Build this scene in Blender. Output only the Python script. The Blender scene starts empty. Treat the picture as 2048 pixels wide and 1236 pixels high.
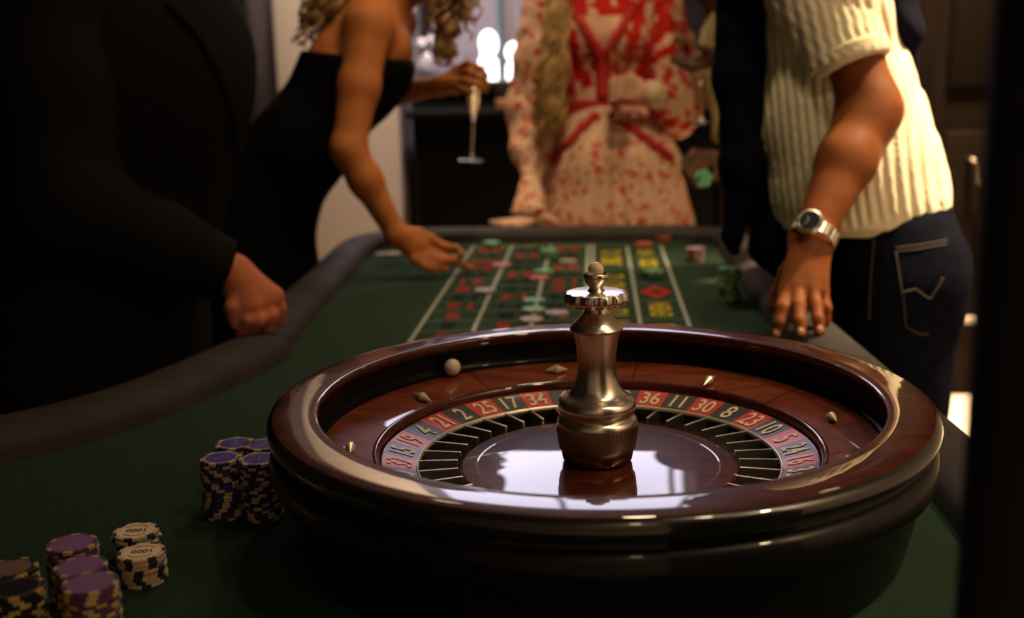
import bpy, bmesh, math, random
import numpy as np
from mathutils import Vector, Matrix

random.seed(7)
rng = np.random.default_rng(7)
SC = bpy.context.scene
COL = SC.collection
PI = math.pi

# ------------------------------------------------------------------ camera
FPX = 2273.75                       # focal length in pixels of the 2048 px frame
PITCH, YAW, ROLL = 0.21056, 0.07663, -0.02358
FELT = 0.78                         # height of the table cloth above the floor
CAM = Vector((0.005, -1.026, 1.2071))
_cy, _sy = math.cos(YAW), math.sin(YAW)
_fwd = Vector((-_sy * math.cos(PITCH), _cy * math.cos(PITCH), -math.sin(PITCH)))
_r0 = Vector((_cy, _sy, 0)); _u0 = _r0.cross(_fwd)
_right = _r0 * math.cos(ROLL) + _u0 * math.sin(ROLL)
_up = _u0 * math.cos(ROLL) - _r0 * math.sin(ROLL)
cam_d = bpy.data.cameras.new('camera'); cam = bpy.data.objects.new('camera', cam_d); COL.objects.link(cam)
cam.matrix_world = Matrix((( _right.x, _up.x, -_fwd.x, CAM.x), (_right.y, _up.y, -_fwd.y, CAM.y),
                           (_right.z, _up.z, -_fwd.z, CAM.z), (0, 0, 0, 1)))
cam_d.sensor_width = 36; cam_d.lens = FPX * 36 / 2048
cam_d.clip_start = 0.02
cam_d.dof.use_dof = True; cam_d.dof.focus_distance = 1.06; cam_d.dof.aperture_fstop = 3.9
SC.camera = cam

# ------------------------------------------------------------------ world, exposure
SC.view_settings.view_transform = 'Standard'; SC.view_settings.look = 'None'
SC.view_settings.gamma = 1; SC.view_settings.use_curve_mapping = False
SC.view_settings.exposure = 0.0
wd = bpy.data.worlds.new('World'); SC.world = wd; wd.use_nodes = True
wd.node_tree.nodes['Background'].inputs[0].default_value = (0.02, 0.017, 0.015, 1)
wd.node_tree.nodes['Background'].inputs[1].default_value = 0.2

def area_light(name, loc, target, size, power, color, spread=180, sy=None):
    d = bpy.data.lights.new(name, 'AREA'); d.energy = power; d.color = color; d.size = size
    d.shape = 'DISK' if sy is None else 'RECTANGLE'
    if sy: d.size_y = sy
    d.spread = math.radians(spread)
    o = bpy.data.objects.new(name, d); COL.objects.link(o); o.location = loc
    o.rotation_euler = (Vector(target) - Vector(loc)).to_track_quat('-Z', 'Y').to_euler()
    return o
WARM = (1.0, 0.74, 0.44)
H = 3.0                             # ceiling height
LAMPS = [  # x, y, aim, power, spread, where the fitting hangs
    (0.20, 1.45, (0.08, 1.30, 0.78), 3.4, 90, 'over the betting layout of the roulette table'),
    (0.05, 0.70, (-0.05, 1.75, 0.9), 6.0, 105, 'over the middle of the roulette table'),
    (-0.75, 2.75, (-0.78, 3.15, 0.9), 24, 100, 'in front of the cream pier'),
    (1.24, 2.60, (1.22, 2.72, 0.0), 28, 44, 'above the timber door'),
    (1.45, 1.10, (0.70, 1.02, 1.10), 11, 34, 'behind the person in the cream polo'),
    (0.85, -0.55, (0.35, 0.2, 0.9), 1.2, 60, 'added as fill over the near end of the table'),  # unseen fill lamp, added to lift the turret and the hand fronts
    (0.45, -1.85, (0.45, -2.2, 1.4), 6.5, 110, 'added to wash the near wall for the turret reflections'),  # unseen lamp, added so a lit wall mirrors in the turret
    (1.70, -0.75, (2.0, -0.75, 1.2), 50, 110, 'added to wash the side wall for the turret reflections')]  # unseen lamp, added to give the turret a bright right side
for (x_, y_, aim_, pw_, sp_, w_) in LAMPS: area_light('downlight_beam', (x_, y_, H-0.03), aim_, 0.16, pw_, WARM, sp_)
area_light('bar_spot', (-0.40, 2.75, 2.90), (-0.60, 3.35, 1.1), 0.10, 7.0, (0.90, 0.84, 1.0), 80)

# ------------------------------------------------------------------ helpers
def ray(px, py): return _right * ((px - 1024) / FPX) - _up * ((py - 618) / FPX) + _fwd
def U(px, py, z):                   # pixel -> point on the horizontal plane at height z
    d = ray(px, py); return CAM + d * ((z - CAM.z) / d.z)
def W(px, py, dep): return CAM + ray(px, py) * dep     # pixel -> point at a distance along the view axis
def WY(px, py, y): d = ray(px, py); return CAM + d * ((y - CAM.y) / d.y)

def link(name, me, mat=None, parent=None, smooth=True, sharp=None):
    o = bpy.data.objects.new(name, me); COL.objects.link(o)
    if mat is not None and len(me.materials) == 0:
        for m in (mat if isinstance(mat, (list, tuple)) else [mat]): me.materials.append(m)
    if smooth and len(me.polygons):
        me.polygons.foreach_set('use_smooth', [True] * len(me.polygons))
        if sharp: me.set_sharp_from_angle(angle=math.radians(sharp))
    if parent is not None: o.parent = parent
    return o
def tag(o, label=None, cat=None, group=None, kind=None):
    if label: o['label'] = label
    if cat: o['category'] = cat
    if group: o['group'] = group
    if kind: o['kind'] = kind
    return o
def empty(name, loc=(0, 0, 0), rz=0):
    o = bpy.data.objects.new(name, None); COL.objects.link(o); o.location = loc; o.rotation_euler = (0, 0, rz)
    o.empty_display_size = 0.05
    return o
def mesh(name, v, f):
    me = bpy.data.meshes.new(name); me.from_pydata([tuple(p) for p in v], [], [tuple(q) for q in f]); me.update(); return me
def from_bm(name, bm):
    me = bpy.data.meshes.new(name); bm.to_mesh(me); bm.free(); return me
def box_me(name, x0, x1, y0, y1, z0, z1, bev=0.0):
    bm = bmesh.new()
    bmesh.ops.create_cube(bm, size=1, matrix=Matrix.Translation(((x0+x1)/2, (y0+y1)/2, (z0+z1)/2)) @ Matrix.Diagonal((x1-x0, y1-y0, z1-z0, 1)))
    if bev: bmesh.ops.bevel(bm, geom=bm.edges[:], offset=bev, segments=2, affect='EDGES', profile=0.6)
    return from_bm(name, bm)
def box(name, x0, x1, y0, y1, z0, z1, mat, parent=None, bev=0.0): return link(name, box_me(name, x0, x1, y0, y1, z0, z1, bev), mat, parent, smooth=bool(bev), sharp=35)
def lathe(name, prof, n=96, a0=0.0, a1=2*PI, closed=True):
    full = abs(a1 - a0 - 2*PI) < 1e-6; m = n if full else n + 1
    v, f = [], []
    for i in range(m):
        a = a0 + (a1 - a0) * i / n; c, s = math.cos(a), math.sin(a)
        for r, z in prof: v.append((r*c, r*s, z))
    k = len(prof)
    for i in range(n):
        j = (i + 1) % m
        for t in range(k - 1): f.append((i*k+t, j*k+t, j*k+t+1, i*k+t+1))
    me = mesh(name, v, f)
    bm = bmesh.new(); bm.from_mesh(me); bmesh.ops.remove_doubles(bm, verts=bm.verts[:], dist=1e-6)
    bmesh.ops.recalc_face_normals(bm, faces=bm.faces[:]); bm.to_mesh(me); bm.free()
    return me
def tube(name, pts, rad, n=8, cap=True):
    pts = [Vector(p) for p in pts]; v, f = [], []
    rad = rad if isinstance(rad, (list, tuple)) else [rad]*len(pts)
    prev = None
    for i, p in enumerate(pts):
        t = (pts[min(i+1, len(pts)-1)] - pts[max(i-1, 0)]).normalized()
        if prev is None:
            h = Vector((0, 0, 1)) if abs(t.z) < .9 else Vector((1, 0, 0)); u = t.cross(h).normalized()
        else: u = (prev - t * prev.dot(t)).normalized()
        prev = u; w = t.cross(u)
        for k in range(n):
            a = 2*PI*k/n; v.append(p + (u*math.cos(a) + w*math.sin(a))*rad[i])
    for i in range(len(pts)-1):
        for k in range(n): f.append((i*n+k, i*n+(k+1) % n, (i+1)*n+(k+1) % n, (i+1)*n+k))
    if cap: f.append(tuple(range(n-1, -1, -1))); f.append(tuple((len(pts)-1)*n+k for k in range(n)))
    return mesh(name, v, f)
def text_me(s, size, sx=1.0, bold=0.0, ext=0.0):
    cu = bpy.data.curves.new('t', 'FONT'); cu.body = s; cu.size = size; cu.align_x = 'CENTER'; cu.align_y = 'CENTER'
    cu.offset = bold; cu.extrude = ext; cu.resolution_u = 3
    o = bpy.data.objects.new('t', cu); COL.objects.link(o)
    bpy.context.view_layer.update()
    me = bpy.data.meshes.new_from_object(o.evaluated_get(bpy.context.evaluated_depsgraph_get()))
    bpy.data.objects.remove(o); bpy.data.curves.remove(cu)
    # centre exactly on the glyph bounds
    if len(me.vertices):
        xs = [q.co.x for q in me.vertices]; ys = [q.co.y for q in me.vertices]
        cx, cy = (min(xs)+max(xs))/2, (min(ys)+max(ys))/2
        for q in me.vertices: q.co.x = (q.co.x - cx)*sx; q.co.y -= cy
    me.materials.clear()
    return me

# ------------------------------------------------------------------ materials
def mat(name, col, rough=0.5, metal=0.0, coat=0.0, spec=0.5, emit=None, es=0.0, sheen=0.0, trans=0.0, ior=1.45, alpha=1.0, coat_rough=0.03):
    m = bpy.data.materials.new(name); m.use_nodes = True
    b = m.node_tree.nodes['Principled BSDF']; I = b.inputs
    I['Base Color'].default_value = (*col, 1); I['Roughness'].default_value = rough; I['Metallic'].default_value = metal
    I['Coat Weight'].default_value = coat; I['Coat Roughness'].default_value = coat_rough; I['Specular IOR Level'].default_value = spec
    I['Sheen Weight'].default_value = sheen; I['Transmission Weight'].default_value = trans; I['IOR'].default_value = ior
    I['Alpha'].default_value = alpha
    if emit: I['Emission Color'].default_value = (*emit, 1); I['Emission Strength'].default_value = es
    return m
def nd(m, t, **kw):
    n = m.node_tree.nodes.new(t)
    for k, v in kw.items():
        if hasattr(n, k): setattr(n, k, v)
        else: n.inputs[k].default_value = v
    return n
def lk(m, a, b): m.node_tree.links.new(a, b)
def bsdf(m): return m.node_tree.nodes['Principled BSDF']
def coords(m, scale=(1, 1, 1), rot=(0, 0, 0)):
    tc = nd(m, 'ShaderNodeTexCoord'); mp = nd(m, 'ShaderNodeMapping')
    mp.inputs['Scale'].default_value = scale; mp.inputs['Rotation'].default_value = rot
    lk(m, tc.outputs['Object'], mp.inputs['Vector']); return mp.outputs['Vector']
def ramp(m, fac, stops):
    r = nd(m, 'ShaderNodeValToRGB'); e = r.color_ramp.elements
    while len(e) < len(stops): e.new(0.5)
    for el, (p, c) in zip(e, stops): el.position = p; el.color = (*c, 1)
    lk(m, fac, r.inputs['Fac']); return r.outputs['Color']
def noise_col(m, stops, scale, detail=4, rough=0.55, vscale=(1, 1, 1), rot=(0, 0, 0), dist=0.0):
    n = nd(m, 'ShaderNodeTexNoise'); n.inputs['Scale'].default_value = scale; n.inputs['Detail'].default_value = detail
    n.inputs['Roughness'].default_value = rough; n.inputs['Distortion'].default_value = dist
    lk(m, coords(m, vscale, rot), n.inputs['Vector']); lk(m, ramp(m, n.outputs['Fac'], stops), bsdf(m).inputs['Base Color']); return n.outputs['Fac']
def bump(m, fac, strength, dist=0.001):
    b = nd(m, 'ShaderNodeBump'); b.inputs['Strength'].default_value = strength; b.inputs['Distance'].default_value = dist
    lk(m, fac, b.inputs['Height']); lk(m, b.outputs['Normal'], bsdf(m).inputs['Normal'])

M = {}
m = M['felt'] = mat('felt', (0.012, 0.045, 0.028), 0.95, spec=0.05, sheen=0.0)
f_ = noise_col(m, [(0.3, (0.019, 0.036, 0.023)), (0.7, (0.028, 0.049, 0.032))], 260, 3)
bump(m, f_, 0.25, 0.0006)
M['print_white'] = mat('print_white', (0.30, 0.32, 0.26), 0.95, spec=0.1)
M['print_thin'] = mat('print_thin', (0.10, 0.15, 0.105), 0.95, spec=0.1)
M['print_red'] = mat('print_red', (0.36, 0.020, 0.014), 0.95, spec=0.1)
M['print_black'] = mat('print_black', (0.006, 0.008, 0.007), 0.95, spec=0.1)
M['print_yellow'] = mat('print_yellow', (0.42, 0.33, 0.02), 0.95, spec=0.1)
m = M['rail'] = mat('rail_vinyl', (0.055, 0.047, 0.042), 0.72, spec=0.2)
f_ = noise_col(m, [(0.3, (0.026, 0.022, 0.021)), (0.75, (0.046, 0.038, 0.036))], 14, 5)
m = M['mahogany'] = mat('mahogany_lacquer', (0.10, 0.018, 0.008), 0.4, coat=1.0, spec=0.12, coat_rough=0.015)
n = nd(m, 'ShaderNodeTexNoise'); n.inputs['Scale'].default_value = 9; n.inputs['Detail'].default_value = 6; n.inputs['Distortion'].default_value = 1.2
lk(m, coords(m, (1, 5, 1)), n.inputs['Vector'])
lk(m, ramp(m, n.outputs['Fac'], [(0.25, (0.026, 0.004, 0.0025)), (0.5, (0.060, 0.010, 0.005)), (0.75, (0.105, 0.022, 0.009))]), bsdf(m).inputs['Base Color'])
m = M['mahogany_light'] = mat('mahogany_veneer', (0.16, 0.035, 0.012), 0.4, coat=1.0, spec=0.12, coat_rough=0.02)
n = nd(m, 'ShaderNodeTexNoise'); n.inputs['Scale'].default_value = 12; n.inputs['Detail'].default_value = 6; n.inputs['Distortion'].default_value = 1.0
lk(m, coords(m, (1, 6, 1)), n.inputs['Vector'])
lk(m, ramp(m, n.outputs['Fac'], [(0.25, (0.07, 0.012, 0.005)), (0.5, (0.15, 0.030, 0.011)), (0.8, (0.23, 0.055, 0.018))]), bsdf(m).inputs['Base Color'])
M['ebony'] = mat('ebony_lacquer', (0.006, 0.005, 0.005), 0.25, coat=1.0, coat_rough=0.02)
M['ebony_track'] = mat('ebony_track', (0.004, 0.0035, 0.0035), 0.35, coat=0.10, coat_rough=0.05, spec=0.08)
M['ebony_dull'] = mat('ebony_drum', (0.005, 0.0045, 0.0045), 0.4, coat=0.3, coat_rough=0.04, spec=0.15)
M['plate_red'] = mat('plate_red', (0.45, 0.012, 0.012), 0.4, coat=0.12, coat_rough=0.15)
M['plate_black'] = mat('plate_black', (0.012, 0.012, 0.018), 0.4, coat=0.12, coat_rough=0.15)
M['plate_green'] = mat('plate_green', (0.015, 0.065, 0.038), 0.4, coat=0.12, coat_rough=0.15)
M['numeral'] = mat('numeral_gold', (0.62, 0.51, 0.34), 0.5)
M['pocket'] = mat('pocket_black', (0.010, 0.008, 0.007), 0.45)
M['fret'] = mat('fret_metal', (0.52, 0.47, 0.38), 0.32, metal=1.0)
m = M['pewter'] = mat('brushed_pewter', (0.78, 0.71, 0.60), 0.26, metal=1.0)
n = nd(m, 'ShaderNodeTexNoise'); n.inputs['Scale'].default_value = 40; n.inputs['Detail'].default_value = 3
lk(m, coords(m, (1, 1, 40)), n.inputs['Vector'])
r_ = nd(m, 'ShaderNodeMapRange'); r_.inputs['To Min'].default_value = 0.24; r_.inputs['To Max'].default_value = 0.30
lk(m, n.outputs['Fac'], r_.inputs['Value']); lk(m, r_.outputs['Result'], bsdf(m).inputs['Roughness'])
r_.inputs['To Min'].default_value = 0.25; r_.inputs['To Max'].default_value = 0.28
M['collar'] = mat('dark_collar', (0.34, 0.27, 0.22), 0.36, metal=1.0)
M['bronze'] = mat('polished_bronze', (0.30, 0.16, 0.10), 0.10, metal=1.0)
M['steel'] = mat('deflector_metal', (0.70, 0.64, 0.52), 0.28, metal=0.5)
M['ivory'] = mat('ivory_ball', (0.72, 0.58, 0.36), 0.35, coat=0.4)
M['white_ball'] = mat('white_ball', (0.62, 0.55, 0.46), 0.35, coat=0.4)
M['dark_wood'] = mat('dark_wood', (0.020, 0.011, 0.007), 0.5)
m = M['door_wood'] = mat('door_wood', (0.016, 0.009, 0.006), 0.6, spec=0.06)
noise_col(m, [(0.3, (0.006, 0.0035, 0.0025)), (0.7, (0.012, 0.007, 0.0045))], 5, 5, vscale=(8, 8, 1))
m = M['floor'] = mat('floor_pale', (0.62, 0.52, 0.42), 0.55)
noise_col(m, [(0.3, (0.58, 0.48, 0.39)), (0.7, (0.66, 0.56, 0.46))], 6, 5)
M['wall_dark'] = mat('wall_dark', (0.022, 0.017, 0.018), 0.9)
M['wall_cream'] = mat('wall_cream', (0.50, 0.43, 0.38), 0.9)
M['ceiling'] = mat('ceiling_plaster', (0.10, 0.085, 0.075), 0.95)
m = M['curtain'] = mat('curtain_plum', (0.030, 0.020, 0.026), 0.9, sheen=0.2)
M['black_cloth'] = mat('black_cloth', (0.004, 0.004, 0.0045), 0.95, spec=0.15)
M['brass'] = mat('brass', (0.75, 0.52, 0.18), 0.3, metal=1.0)
M['black_metal'] = mat('black_metal', (0.03, 0.026, 0.024), 0.4, metal=1.0)
M['handle'] = mat('door_handle', (0.25, 0.20, 0.16), 0.35, metal=1.0)
M['window_glow'] = mat('window_glow', (0.8, 0.8, 0.9), 0.5, emit=(0.84, 0.80, 1.0), es=5.5)

# ------------------------------------------------------------------ room
def struct(o): o['kind'] = 'structure'; return o
X0, X1, Y0, Y1 = -2.3, 2.0, -2.2, 3.75
struct(box('floor', X0, X1, Y0, Y1, -0.1, 0, M['floor']))
struct(box('ceiling', X0, X1, Y0, Y1, H, H+0.1, M['ceiling']))
struct(box('wall_back', X0, X1, Y1, Y1+0.1, 0, H, M['wall_dark']))
struct(box('wall_front', X0, X1, Y0-0.1, Y0, 0, H, M['wall_cream']))
struct(box('wall_left', X0-0.1, X0, Y0, Y1, 0, H, M['wall_dark']))
struct(box('wall_right', X1, X1+0.1, Y0, Y1, 0, H, M['wall_cream']))

# ---- rear of the room
def px_box(name, pxa, pxb, y0, y1, z0, z1, mt, parent=None, bev=0.0):
    return box(name, WY(pxa, 300, y0).x, WY(pxb, 300, y0).x, y0, y1, z0, z1, mt, parent, bev)
pil = struct(px_box('wall_pier', 563, 801, 3.12, Y1, 0, H, M['wall_cream'], bev=0.01))
# dark timber door wall on the right
dx0 = WY(1440, 300, 3.1).x
struct(box('wall_panelled', dx0, X1, 3.12, Y1, 0, H, M['door_wood']))
dr = struct(empty('door_1', (1.55, 3.10, 0)))
link('door_leaf', box_me('door_leaf', -0.42, 0.42, -0.045, 0.015, 0.02, 2.05, 0.004), M['door_wood'], dr)
for zz in ((0.45, 0.95), (1.10, 1.95)):
    for xx in ((-0.34, -0.04), (0.04, 0.34)):
        link('door_panel', box_me('door_panel', xx[0], xx[1], -0.06, -0.044, zz[0], zz[1], 0.006), M['door_wood'], dr)
hp = WY(1936, 318, 3.04) - Vector((1.55, 3.10, 0))
hd = link('door_handle', tube('door_handle', [hp + Vector((0.0, 0.02, 0)), hp + Vector((0.0, -0.03, 0)), hp + Vector((0.012, -0.04, -0.005)), hp + Vector((0.025, -0.04, -0.03)), hp + Vector((0.03, -0.04, -0.075)), hp + Vector((0.045, -0.04, -0.08))], 0.009), M['handle'], dr)
kp = WY(1900, 642, 3.03) - Vector((1.55, 3.10, 0))
link('kick_strip', box_me('kick_strip', -0.42, 0.42, -0.062, -0.045, kp.z-0.012, kp.z+0.012, 0.003), M['wall_cream'], dr)
for s in (-0.47, 0.42): struct(box('trim_1', 1.55+s, 1.55+s+0.05, 3.03, 3.13, 0, 2.1, M['door_wood'], bev=0.004))
# plum curtain on the left
def curtain(name, xa, xb, yc, z0, z1, mt, amp=0.025, wl=0.11, thick=0.006, ph=0.0):
    n = max(24, int((xb-xa)/wl*14)); v, f = [], []
    for side in (0, 1):
        for i in range(n+1):
            x = xa + (xb-xa)*i/n; y = yc + amp*math.sin(2*PI*x/wl+ph) + 0.4*amp*math.sin(2*PI*x/(wl*2.3)+1) + side*thick
            v += [(x, y, z0), (x, y, z1)]
    o = 2*(n+1)
    for i in range(n):
        a = 2*i; f.append((a, a+2, a+3, a+1)); f.append((o+a+1, o+a+3, o+a+2, o+a)); f.append((a, o+a, o+a+2, a+2)); f.append((a+1, a+3, o+a+3, o+a+1))
    f += [(0, 1, o+1, o), (2*n, o+2*n, o+2*n+1, 2*n+1)]
    return mesh(name, v, f)
xa, xb = WY(424, 100, 3.0).x, WY(546, 100, 3.0).x
o = link('curtain', curtain('curtain', xa, xb, 3.0, 0.01, 2.95, M['curtain'], 0.02, 0.13), M['curtain'])
tag(o, 'plum curtain hanging between the gilt frame and the cream pier', 'curtain')
# gilt frame on a pier left of the curtain
struct(box('wall_recess', X0, xa-0.02, 3.06, Y1, 0, H, M['wall_dark']))
fr = empty('picture_frame', (WY(418, 30, 3.03).x, 3.055, WY(418, 30, 3.03).z))
for nm, b_ in (('frame_side', (-0.035, 0, -0.035, 0, 0, 0.8)), ('frame_side', (-0.6, -0.565, -0.035, 0, 0, 0.8)), ('frame_rail', (-0.565, -0.035, -0.035, 0, 0, 0.035)), ('frame_rail', (-0.565, -0.035, -0.035, 0, 0.765, 0.8))):
    link(nm, box_me(nm, *b_, 0.006), M['brass'], fr)
link('canvas', box_me('canvas', -0.565, -0.035, -0.012, 0, 0.035, 0.765), mat('canvas_dark', (0.03, 0.02, 0.02), 0.8), fr)
tag(fr, 'gilt picture frame on the dark wall beside the plum curtain', 'picture frame')
# lilac backdrop behind the bar and the clerestory window above it
bx0, bx1 = WY(801, 300, 3.12).x + 0.03, dx0
M['lilac'] = mat('lilac_panel', (0.25, 0.23, 0.30), 0.8)
struct(box('trim_2', bx0+0.01, WY(1062, 100, 3.6).x, 3.70, Y1, 1.0, 1.95, M['lilac']))
w_ = struct(empty('window_1', (0.12, 3.74, 2.0)))
for i in range(3):
    link('pane', box_me('pane', -0.83+i*0.555, -0.83+i*0.555+0.545, -0.02, -0.01, 0.03, 0.93), M['window_glow'], w_)
for i in range(4):
    link('mullion', box_me('mullion', -0.85+i*0.555, -0.825+i*0.555, -0.045, 0, 0, 0.96, 0.003), M['dark_wood'], w_)
for z_ in (0.0, 0.935):
    link('window_rail', box_me('window_rail', -0.85, 0.84, -0.045, 0, z_, z_+0.025, 0.003), M['dark_wood'], w_)

# ------------------------------------------------------------------ roulette table
T = empty('roulette_table', (0, 0.4, 0))
tag(T, 'green felt roulette table with padded dark rail and printed betting layout', 'table')
def tl(p): return Vector(p) - Vector((0, 0.4, 0))
def cr(pts, n=10):                   # Catmull-Rom through 2-D points
    out = []; P_ = [Vector(p) for p in pts]; P_ = [P_[0]*2-P_[1]] + P_ + [P_[-1]*2-P_[-2]]
    for i in range(1, len(P_)-2):
        for k in range(n):
            t = k/n; a, b, c, d = P_[i-1:i+3]
            out.append(0.5*((2*b) + (c-a)*t + (2*a-5*b+4*c-d)*t*t + (3*b-a-3*c+d)*t**3))
    out.append(P_[-2]); return out
right_in = [(0.285, 1.62), (0.281, 1.2), (0.286, 0.87), (0.294, 0.72), (0.312, 0.42), (0.330, 0.12), (0.332, -0.1), (0.330, -0.25), (0.325, -0.41)]
left_in = [(-0.474, 0.600), (-0.476, 0.63), (-0.480, 0.75), (-0.495, 0.95), (-0.508, 1.27), (-0.525, 1.58)]
far_in = [(-0.505, 1.69), (-0.42, 1.742), (-0.2, 1.745), (0.0, 1.745), (0.17, 1.738), (0.26, 1.705)]
rail_path = cr([(*p,) for p in left_in + far_in + right_in], 8)
curve_in = [(-0.452, 0.668), (-0.464, 0.60), (-0.480, 0.53), (-0.505, 0.43), (-0.540, 0.325), (-0.590, 0.235), (-0.650, 0.165), (-0.72, 0.09), (-0.77, -0.03), (-0.79, -0.2), (-0.79, -0.41)]
curve_path = cr(curve_in, 8)
def rail_me(name, path, width, hgt, side, round_start=False):
    n = len(path); v, f = [], []; K = 13
    for i, p in enumerate(path):
        t = (path[min(i+1, n-1)] - path[max(i-1, 0)]).normalized(); nr = Vector((-t.y, t.x))*side
        sc = 1.0
        if round_start and i < 7: sc = math.sqrt(max(0.02, 1-((7-i)/7)**2))
        c_ = p + nr*(width/2)
        for k in range(K):
            a = PI*k/(K-1)
            w_ = -math.cos(a)*width/2*sc*(1.0)
            # rounded pad: superellipse section that also hangs slightly below the felt
            h_ = (math.sin(a)**0.75)*hgt*(0.35+0.65*sc) - 0.012*(1 if k in (0, K-1) else 0)
            q = c_ + nr*w_
            v.append((q.x, q.y-0.4, FELT + h_))
    for i in range(n-1):
        for k in range(K-1): f.append((i*K+k, (i+1)*K+k, (i+1)*K+k+1, i*K+k+1))
        f.append((i*K, i*K+K-1, (i+1)*K+K-1, (i+1)*K))
    f.append(tuple(range(K))); f.append(tuple((n-1)*K+k for k in range(K-1, -1, -1)))
    me = mesh(name, v, f); bm = bmesh.new(); bm.from_mesh(me); bmesh.ops.recalc_face_normals(bm, faces=bm.faces[:]); bm.to_mesh(me); bm.free()
    return me
link('padded_rail', rail_me('padded_rail', rail_path, 0.088, 0.034, 1), M['rail'], T, sharp=50)
link('padded_rail', rail_me('padded_rail', curve_path, 0.105, 0.039, -1, True), M['rail'], T, sharp=50)
# table slab (felt on top) follows the rails
loop = [(p.x, p.y) for p in rail_path if p.x > -0.4 or p.y > 0.63] + [(p.x, p.y) for p in reversed(curve_path) if p.y < 0.56]
def grow(lp, d):
    out = []; n = len(lp)
    for i in range(n):
        a, b, c = Vector(lp[i-1]), Vector(lp[i]), Vector(lp[(i+1) % n])
        t = (c-a).normalized(); nr = Vector((-t.y, t.x)); out.append((b.x+nr.x*d, b.y+nr.y*d))
    return out
def slab(name, lp, z0, z1, mt):
    n = len(lp); v = [(x, y-0.4, z1) for x, y in lp] + [(x, y-0.4, z0) for x, y in lp]
    f = [tuple(range(n-1, -1, -1)), tuple(range(n, 2*n))] + [(i, (i+1) % n, n+(i+1) % n, n+i) for i in range(n)]
    me = mesh(name, v, f); bm = bmesh.new(); bm.from_mesh(me); bmesh.ops.recalc_face_normals(bm, faces=bm.faces[:]); bmesh.ops.triangulate(bm, faces=[q for q in bm.faces if len(q.verts) > 4]); bm.to_mesh(me); bm.free()
    return link(name, me, mt, T, smooth=False)
slab('felt', grow(loop, 0.012), FELT-0.006, FELT, M['felt'])
slab('table_top', grow(loop, 0.080), FELT-0.05, FELT-0.0065, M['dark_wood'])
slab('table_apron', grow(loop, -0.03), FELT-0.18, FELT-0.05, M['dark_wood'])
for (lx, ly) in ((-0.42, 1.55), (0.2, 1.55), (0.22, -0.3), (-0.66, -0.3), (-0.40, 0.55), (0.2, 0.55)):
    link('leg', lathe('leg', [(0.001, 0), (0.04, 0), (0.042, 0.05), (0.03, 0.09), (0.036, 0.3), (0.045, 0.5), (0.04, 0.6), (0.001, 0.6)], 20), M['dark_wood'], T).location = tl((lx, ly, 0))

# printed layout
def strip(name, x0, x1, y0, y1, mt, dz=0.0006):
    return link(name, mesh(name, [(x0, y0-0.4, FELT+dz), (x1, y0-0.4, FELT+dz), (x1, y1-0.4, FELT+dz), (x0, y1-0.4, FELT+dz)], [(0, 1, 2, 3)]), mt, T, smooth=False)
RY = lambda k: 0.713 + 0.0795*k
CX = [-0.294, -0.200, -0.106, -0.016, -0.004, 0.0765, 0.1565]
for i, x in enumerate(CX):
    y1_ = 1.70 if i < 5 else RY(12)
    strip('column_line', x-0.0033, x+0.0033, RY(-1) if i in (0, 3, 4) else RY(0), y1_, M['print_white'], 0.0009)
for k in range(13): strip('row_line', CX[0], CX[3], RY(k)-0.0025, RY(k)+0.0025, M['print_thin'])
for k in (0, 4, 8, 12): strip('dozen_line', CX[4], CX[5], RY(k)-0.0025, RY(k)+0.0025, M['print_thin'])
for k in (0, 2, 4, 6, 8, 10, 12): strip('outside_line', CX[5], CX[6], RY(k)-0.0025, RY(k)+0.0025, M['print_thin'])
strip('row_line', CX[0], CX[3], 1.70-0.003, 1.70+0.003, M['print_thin'])
strip('row_line', CX[0], CX[3], RY(-1)-0.003, RY(-1)+0.003, M['print_thin'])
REDS = {1, 3, 5, 7, 9, 12, 14, 16, 18, 19, 21, 23, 25, 27, 30, 32, 34, 36}
for r_i in range(12):
    for c_i in range(3):                      # left column 3,6,9.. middle 2,5,8.. right 1,4,7..
        num = r_i*3 + 3 - c_i
        me = text_me(str(num), 0.062, 1.0, 0.0010)
        o = link('layout_number', me, M['print_red'] if num in REDS else M['print_black'], T, smooth=False)
        o.location = tl(((CX[c_i]+CX[c_i+1])/2, RY(r_i)+0.0398, FELT+0.0008)); o.rotation_euler.z = PI
for c_i in range(3):
    o = link('layout_word', text_me('2 TO 1', 0.024, 1.0, 0.0004), M['print_yellow'], T, smooth=False)
    o.location = tl(((CX[c_i]+CX[c_i+1])/2, (RY(12)+1.70)/2, FELT+0.0008)); o.rotation_euler.z = PI
o = link('layout_number', text_me('0', 0.072, 0.98, 0.0016), M['print_yellow'], T, smooth=False); o.location = tl((-0.153, RY(-0.5), FELT+0.0008)); o.rotation_euler.z = PI
for k, s in enumerate(('1ST 12', '2ND 12', '3RD 12')):
    o = link('layout_word', text_me(s, 0.062, 1.0, 0.0014), M['print_yellow'], T, smooth=False)
    o.location = tl(((CX[4]+CX[5])/2, RY(2+4*k), FELT+0.0008)); o.rotation_euler.z = PI/2
for k, s in ((0, '1-18'), (1, 'EVEN'), (4, 'ODD'), (5, '19-36')):
    o = link('layout_word', text_me(s, 0.052, 0.92, 0.0016), M['print_yellow'], T, smooth=False)
    o.location = tl(((CX[5]+CX[6])/2, RY(1+2*k), FELT+0.0008)); o.rotation_euler.z = PI/2
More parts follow.
